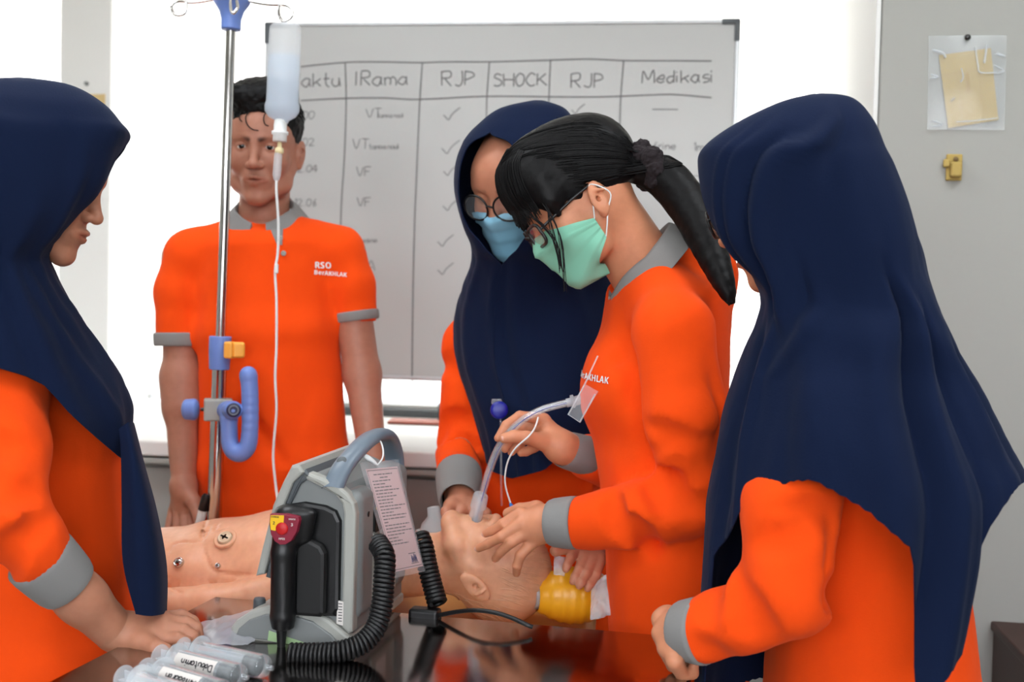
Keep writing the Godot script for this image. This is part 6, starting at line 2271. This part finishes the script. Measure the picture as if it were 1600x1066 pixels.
	late.append(func() -> void:
		var hr := obj("hair", sdf_mesh([h]), M.hair, t)
		# single strands combed from the brow over the head to the tie, and down the tail
		var st := MB.new()
		var rng := RandomNumberGenerator.new()
		rng.seed = 77
		var tie := hp.affine_inverse() * c0
		for k in 170:
			var x := rng.randf_range(-0.2, 1.0)
			var a := rng.randf_range(-0.1, 1.9)
			var from := Vector3(sin(a) * 0.075, 0.055 + cos(a) * 0.07 - rng.randf() * 0.03, 0.075 - 0.05 * sin(a) - rng.randf() * 0.03)
			var pts := []
			for q in 9:
				var g := q / 8.0
				var p := from.lerp(tie, g)
				var c := Vector3(0, 0.05, -0.015)
				var dir := (p - c + Vector3(0.02, 0.03, 0) * (1.0 - g)).normalized()
				var w: Vector3 = hp * (c + dir * 0.2)
				pts.append(h.hit(w, (hp * c - w).normalized(), 0.0012 if q > 0 else -0.001) if g < 0.93 else hp * p)
			st.tube(spline(pts, 2), 0.0009, 4, false)
		for k in 90:
			var a := rng.randf() * TAU
			var pts := []
			for q in range(1, tail.size()):
				var d: Vector3 = (tail[mini(q + 1, tail.size() - 1)] - tail[q - 1]).normalized()
				var u := d.cross(Vector3.UP).normalized()
				var v := u.cross(d)
				pts.append(tail[q] + (u * cos(a) + v * sin(a)) * (tr[q] + 0.0008) + d * rng.randf_range(-0.002, 0.004))
			st.tube(spline(pts, 2), 0.0009, 4, false)
		for c in [[[818, 330, 2.055], [845, 350, 2.05], [868, 380, 2.045], [878, 420, 2.045]], [[850, 320, 2.04], [868, 350, 2.035], [878, 390, 2.035], [884, 455, 2.04]], [[855, 325, 2.042], [862, 360, 2.04], [872, 400, 2.04], [877, 425, 2.042]], [[800, 330, 2.08], [806, 345, 2.08], [810, 356, 2.08]]]:
			for j in 6:
				var pp := []
				for p in c:
					pp.append([p[0] + rng.randf_range(-3.0, 3.0), p[1] + rng.randf_range(-2, 2), p[2]])
				st.tube(path(pp, 4), 0.0006, 4, false)
		for k in 130:   # fringe
			var x := rng.randf_range(-0.06, 0.062)
			var pts := []
			for q in 8:
				var g := q / 7.0
				var lp := Vector3(x * (1.0 + 0.12 * g), lerpf(0.135, 0.052 + rng.randf() * 0.006, g), lerpf(0.045, 0.112 - absf(x) * 0.45, sqrt(g)))
				var c := Vector3(0, 0.07, 0.02)
				var w: Vector3 = hp * (c + (lp - c).normalized() * 0.2)
				pts.append(h.hit(w, (hp * c - w).normalized(), 0.0012))
			pts.append(pts[7] + hp.basis * Vector3(x * 0.1, -0.016 - rng.randf() * 0.012, 0.002))
			st.tube(spline(pts, 2), 0.0008, 4, false)
		for k in 40:   # loose short hairs over the crown
			var a := rng.randf_range(-0.3, 1.3)
			var y := rng.randf_range(-0.9, 0.5)
			var c := Vector3(0, 0.06, -0.01)
			var w: Vector3 = hp * (c + Vector3(sin(a) * cos(y), cos(a) * cos(y), -sin(y)).normalized() * 0.2)
			var n := (w - hp * c).normalized()
			var p0 := h.hit(w, -n, -0.001)
			var e := Vector3(rng.randf_range(0.2, 1.0), rng.randf_range(-0.6, 0.4), rng.randf_range(-0.4, 0.4)) * 0.02
			st.tube(spline([p0, p0 + n * 0.006 + e * 0.5, p0 + n * 0.006 + e + Vector3(0, -0.003, 0)], 3), 0.0003, 3, false)
		var so := obj("strands", st.mesh(), M.hair, hr)
		so.set_meta("kind", "stuff")
		obj("scrunchie", sdf_mesh([sc]), mat(Color(0.11, 0.075, 0.09), 0.95), hr))
	legs(t, W(1050, 880, 2.18), Vector3.BACK, Vector3(-1, 0, 0), M.trousers)

# --- the woman at the left edge, hand on the table
func build_left_woman() -> void:
	var t := thing("person", "woman in a navy headscarf at the left edge, one hand resting on the steel table", "person")
	var hp := pose_of(W(62, 289, 1.865), Vector3(0.94, -0.33, 0.0), Vector3(0.34, 0.94, 0))
	var hs := 0.95
	var d := 1.98
	var hd := Sdf.new(0.0028)
	head(hd, hp, hs, {"slit": 0.002})
	var nb := W(5, 440, 1.88)
	neck_part(hd, hp, hs, nb)
	jobs.append(hd)
	var sn := W(0, 590, 1.82)
	var en := W(2, 812, 1.70)
	var wn := W(178, 985, 1.83)
	var sf := W(30, 580, 2.12)
	var ef := W(60, 800, 2.14)
	var wf := W(150, 800, 2.12)
	var arms := Sdf.new(0.005)
	arms.chain([en.lerp(wn, 0.35), wn.lerp(en, 0.3), wn], [0.041, 0.035, 0.0312], 0.02)
	var core := Sdf.new(0.012)
	core.chain([sn, en, en.lerp(wn, 0.5)], [0.030, 0.027, 0.025], 0.02)
	core.chain([sf, ef, wf], [0.030, 0.027, 0.025], 0.02)
	hanging_core(core, nb, W(20, 560, d), W(60, 900, d), Vector3.BACK)
	core.cap(nb, sn, 0.045, 0.045, 0.03)
	core.cap(nb, sf, 0.045, 0.045, 0.03)
	jobs.append(arms)
	jobs.append(core)
	var h1 := Sdf.new(0.0026)
	hand(h1, wn, W(196, 991, 1.84), [[[262, 967, 1.875], [284, 962, 1.885], [301, 971, 1.885], [310, 982, 1.88]], [[264, 976, 1.855], [291, 973, 1.86], [307, 982, 1.86], [311, 994, 1.858]], [[262, 988, 1.838], [287, 985, 1.84], [302, 994, 1.84], [304, 1004, 1.838]], [[254, 1000, 1.825], [276, 998, 1.825], [290, 1004, 1.825], [291, 1011, 1.824]]], [[222, 1002, 1.815], [242, 1012, 1.80], [258, 1018, 1.80]], 1.12, 0.0264)
	h1.cap(W(196, 990, 1.84), W(250, 983, 1.848), 0.026, 0.020, 0.02)
	jobs.append(h1)
	var h2 := Sdf.new(0.004)
	hand(h2, wf, W(160, 802, 2.12), [[[190, 810, 2.12], [200, 825, 2.11], [200, 838, 2.10]], [[190, 816, 2.13], [200, 830, 2.125], [200, 845, 2.12]], [[188, 822, 2.14], [196, 836, 2.135], [196, 848, 2.13]], [[184, 826, 2.15], [190, 838, 2.145], [190, 848, 2.14]]], [[175, 806, 2.10], [186, 818, 2.09], [190, 826, 2.085]], 1.0, 0.025)
	jobs.append(h2)
	late.append(func() -> void:
		obj("body", sdf_mesh([hd, arms, core, h1, h2]), M.skin_tan, t)
		for k in 7:
			obj("eyelash", MB.new().tube(spline([hp * (Vector3(-0.022 - k * 0.003, 0.019, 0.086 - k * 0.0012)), hp * (Vector3(-0.0225 - k * 0.003, 0.017, 0.092 - k * 0.001)), hp * (Vector3(-0.023 - k * 0.003, 0.017, 0.097 - k * 0.001))], 3), 0.0005, 4).mesh(), M.hair, t))
	var s := cloth_sdf(0.0065, 0.005)
	s.chain([sn, W(0, 700, 1.75), en + Vector3(0, 0.01, 0), en.lerp(wn, 0.22), en.lerp(wn, 0.33)], [0.066, 0.068, 0.058, 0.051, 0.045], 0.02)
	creases(s, W(0, 690, 1.75), en, 0.068, 0.062, 6, 3, 0.006)
	creases(s, en, en.lerp(wn, 0.3), 0.060, 0.052, 4, 4, 0.005)
	s.chain([sf, ef, wf.lerp(ef, 0.3)], [0.06, 0.055, 0.045], 0.02)
	s.bone(W(20, 560, d), W(72, 700, d), Vector3.BACK, 0.14, 0.10, 0.14, 0.125, 0.06, 0.03)
	s.bone(W(72, 700, d), W(82, 880, d), Vector3.BACK, 0.14, 0.13, 0.145, 0.125, 0.08, 0.03)
	s.bone(W(82, 880, d), W(95, 1180, d), Vector3.BACK, 0.145, 0.13, 0.165, 0.145, 0.08, 0.03)
	s.cap(nb, sn, 0.05, 0.06, 0.03)
	jobs.append(s)
	late.append(func() -> void:
		var sh := obj("tunic", sdf_mesh([s]), M.orange, t)
		obj("cuff", band(en.lerp(wn, 0.31), en.lerp(wn, 0.58), 0.0500, 0.0440, 1.0), M.ribbed, sh))
	var q := 1.84
	obj("headscarf", drape([[22, 126, 54, 126, q, 0.015], [-45, 140, 118, 138, q, 0.065], [-80, 164, 164, 164, q, 0.095], [-98, 190, 190, 192, q, 0.110], [-108, 212, 203, 211, q, 0.116, 0.08], [-112, 246, 183, 246, q, 0.120, 0.36], [-116, 288, 160, 288, q, 0.122, 0.48], [-118, 330, 128, 330, q, 0.122, 0.52], [-120, 366, 100, 366, q, 0.120, 0.48], [-122, 398, 76, 398, q, 0.118, 0.22], [-126, 424, 84, 424, q + 0.01, 0.125, 0.0], [-140, 470, 108, 470, q + 0.03, 0.15], [-160, 530, 148, 530, q + 0.06, 0.19], [-178, 590, 188, 590, q + 0.08, 0.215], [-188, 640, 209, 640, q + 0.09, 0.23], [-192, 690, 204, 690, q + 0.09, 0.235], [-192, 760, 192, 760, q + 0.09, 0.235]],
		{"face": 0.0, "seed": 11.0, "power": 0.6, "hem": [[-200, 560], [0, 576], [40, 588], [72, 604], [110, 648], [150, 684], [188, 716], [206, 690], [220, 640]], "hem_far": [[-200, 620], [100, 640], [195, 716], [206, 690], [220, 640]], "hem_from": 0.62, "folds": [[1.25, 0.25, 0.55, 0.75, 0.10, 0.007], [1.7, 0.2, 1.0, 0.9, 0.12, 0.009], [1.0, 0.62, 0.5, 1.0, 0.07, 0.008], [2.2, 0.3, 1.6, 0.9, 0.12, 0.010], [0.4, 0.62, 0.2, 1.0, 0.10, 0.007], [1.45, 0.5, 1.2, 1.0, 0.07, -0.008]], "wobble": 0.010}), M.navy, t)
	obj("scarf_end", cloth_sheet([[[186, 670, 1.80], [200, 660, 1.80], [208, 660, 1.84], [210, 662, 1.92]], [[189, 715, 1.80], [208, 714, 1.79], [222, 725, 1.82], [226, 725, 1.92]], [[190, 790, 1.80], [212, 793, 1.785], [238, 800, 1.81], [246, 800, 1.92]], [[192, 880, 1.80], [220, 884, 1.79], [250, 885, 1.82], [261, 885, 1.92]], [[212, 960, 1.80], [234, 963, 1.80], [254, 960, 1.83], [261, 956, 1.92]]], 0.0025), M.navy, t)
	legs(t, W(82, 960, d), Vector3.BACK, Vector3(1, 0, 0), M.trousers)

# --- the woman at the right with her back to the viewer
func build_right_woman() -> void:
	var t := thing("person", "woman in a long navy headscarf seen from behind at the right edge", "person")
	var hp := pose_of(W(1227, 318, 1.78), Vector3(-0.80, -0.36, -0.46), Vector3(-0.2, 1, 0))
	var hs := 1.0
	var d := 1.84
	var hd := Sdf.new(0.0032)
	head(hd, hp, hs, {"slit": 0.0})
	var nb := W(1290, 460, 1.80)
	neck_part(hd, hp, hs, nb)
	jobs.append(hd)
	var sn := W(1265, 660, 1.72)
	var en := W(1230, 928, 1.65)
	var wn := W(1075, 985, 1.735)
	var sf := W(1380, 600, 1.96)
	var ef := W(1360, 850, 1.98)
	var wf := W(1180, 900, 1.98)
	var core := Sdf.new(0.012)
	core.chain([sn, en, wn], [0.030, 0.027, 0.025], 0.02)
	core.chain([sf, ef, wf], [0.030, 0.027, 0.025], 0.02)
	var side := Vector3(0.35, 0, 0.93)
	hanging_core(core, nb, W(1330, 580, d), W(1350, 900, d), side)
	core.cap(nb, sn, 0.045, 0.045, 0.03)
	core.cap(nb, sf, 0.045, 0.045, 0.03)
	jobs.append(core)
	var h1 := Sdf.new(0.0028)
	hand(h1, wn, W(1064, 990, 1.74), [[[1031, 968, 1.765], [1036, 992, 1.785], [1056, 1004, 1.79], [1062, 996, 1.785]], [[1031, 990, 1.745], [1040, 1018, 1.765], [1062, 1024, 1.775], [1068, 1012, 1.77]], [[1040, 1014, 1.725], [1052, 1040, 1.745], [1072, 1042, 1.755], [1076, 1030, 1.755]], [[1054, 1034, 1.705], [1066, 1054, 1.725], [1082, 1052, 1.735], [1084, 1040, 1.735]]], [[1044, 965, 1.77], [1052, 985, 1.795], [1068, 1000, 1.80]], 1.12, 0.030)
	jobs.append(h1)
	var h2 := Sdf.new(0.004)
	hand(h2, wf, W(1168, 904, 1.98), [[[1140, 910, 1.98], [1128, 925, 1.98], [1128, 938, 1.98]], [[1142, 914, 1.97], [1130, 930, 1.965], [1130, 942, 1.965]], [[1144, 918, 1.96], [1134, 934, 1.955], [1134, 946, 1.955]], [[1148, 920, 1.95], [1140, 934, 1.945], [1140, 944, 1.945]]], [[1155, 905, 2.0], [1145, 918, 2.01], [1142, 926, 2.01]], 1.0, 0.025)
	jobs.append(h2)
	late.append(func() -> void:
		obj("body", sdf_mesh([hd, core, h1, h2]), M.skin_light, t)
		spectacles(hp, hs, 0.026, 0.020, 0.0024, 0.8, t, 0.006, 0.003))
	var s := cloth_sdf(0.0065, 0.005)
	s.chain([sn, W(1234, 790, 1.67), en, W(1165, 955, 1.68), W(1098, 985, 1.715)], [0.060, 0.066, 0.060, 0.054, 0.047], 0.02)
	creases(s, W(1234, 800, 1.67), en, 0.066, 0.060, 3, 13, 0.005)
	creases(s, en, W(1110, 982, 1.71), 0.058, 0.050, 4, 14, 0.005)
	s.chain([sf, ef, wf.lerp(ef, 0.2)], [0.06, 0.055, 0.045], 0.02)
	s.bone(W(1340, 560, d), W(1345, 760, d), side, 0.16, 0.11, 0.155, 0.12, 0.06, 0.03)
	s.bone(W(1345, 760, d), W(1360, 1150, d), side, 0.155, 0.12, 0.19, 0.15, 0.08, 0.03)
	s.cap(nb, sn, 0.05, 0.06, 0.03)
	for c in [[[1305, 820, 1.62], [1285, 940, 1.62], 0.006], [[1352, 800, 1.68], [1346, 900, 1.68], 0.006]]:
		s.cap(WA(c[0]), WA(c[1]), c[2], c[2] * 0.7, 0.022, 1)
	jobs.append(s)
	late.append(func() -> void:
		var sh := obj("tunic", sdf_mesh([s]), M.orange, t)
		obj("cuff", band(W(1100, 986, 1.715), W(1062, 985, 1.743), 0.0475, 0.040, 1.0), M.ribbed, sh))
	var q := 1.74
	var rings := [[1262, 152, 1290, 151, q, 0.015], [1212, 168, 1334, 164, q, 0.062], [1150, 198, 1362, 200, q, 0.095], [1102, 232, 1377, 240, q, 0.112, 0.08], [1094, 262, 1390, 268, q, 0.120, 0.26], [1104, 322, 1412, 325, q, 0.124, 0.44], [1134, 382, 1432, 386, q, 0.124, 0.50], [1172, 424, 1444, 440, q, 0.124, 0.40], [1194, 462, 1464, 490, q, 0.128, 0.15], [1188, 500, 1485, 530, q, 0.142, 0.0], [1166, 548, 1510, 580, q + 0.02, 0.17], [1142, 610, 1540, 636, q + 0.03, 0.20], [1122, 680, 1570, 692, q + 0.04, 0.225], [1108, 750, 1598, 748, q + 0.04, 0.235], [1098, 830, 1598, 830, q + 0.04, 0.24], [1092, 920, 1580, 920, q + 0.04, 0.24], [1086, 1010, 1556, 1010, q + 0.04, 0.24], [1083, 1130, 1530, 1130, q + 0.04, 0.24]]
	obj("headscarf", drape(rings, {"cols": 180, "face": PI, "seed": 23.0, "power": 0.62, "picot": 0.0022, "wobble": 0.008, "hem_from": 0.60,
		"hem": [[1080, 1100], [1113, 1100], [1115, 868], [1140, 835], [1163, 784], [1200, 764], [1240, 750], [1272, 749], [1310, 770], [1360, 800], [1427, 860], [1430, 1110], [1470, 1075], [1500, 1022], [1530, 960], [1532, 850], [1560, 800], [1590, 757], [1610, 745]],
		"hem_far": [[1080, 1110], [1290, 1110], [1295, 900], [1520, 880], [1540, 825], [1565, 790], [1590, 757], [1610, 745]],
		"folds": [[1.35, 0.12, 2.3, 0.50, 0.09, 0.018], [1.52, 0.14, 2.44, 0.48, 0.06, -0.010], [1.12, 0.14, 2.05, 0.52, 0.10, -0.010], [1.75, 0.15, 2.5, 0.42, 0.06, 0.007], [2.0, 0.16, 2.65, 0.4, 0.05, 0.006], [1.15, 0.42, 1.2, 1.0, 0.06, -0.022], [1.42, 0.52, 1.40, 1.0, 0.12, 0.012], [1.0, 0.45, 1.02, 1.0, 0.06, 0.014], [0.82, 0.48, 0.80, 1.0, 0.05, -0.016], [0.6, 0.55, 0.55, 1.0, 0.08, 0.014], [2.42, 0.55, 2.42, 1.0, 0.035, 0.011], [2.05, 0.45, 1.8, 0.8, 0.16, 0.010], [2.6, 0.55, 2.62, 1.0, 0.07, -0.010], [0.3, 0.5, 0.25, 0.9, 0.1, -0.012], [1.7, 0.48, 2.3, 0.62, 0.08, 0.008]]}), M.navy, t)
	legs(t, W(1355, 1010, d), side, Vector3(-0.93, 0, 0.35), M.trousers)
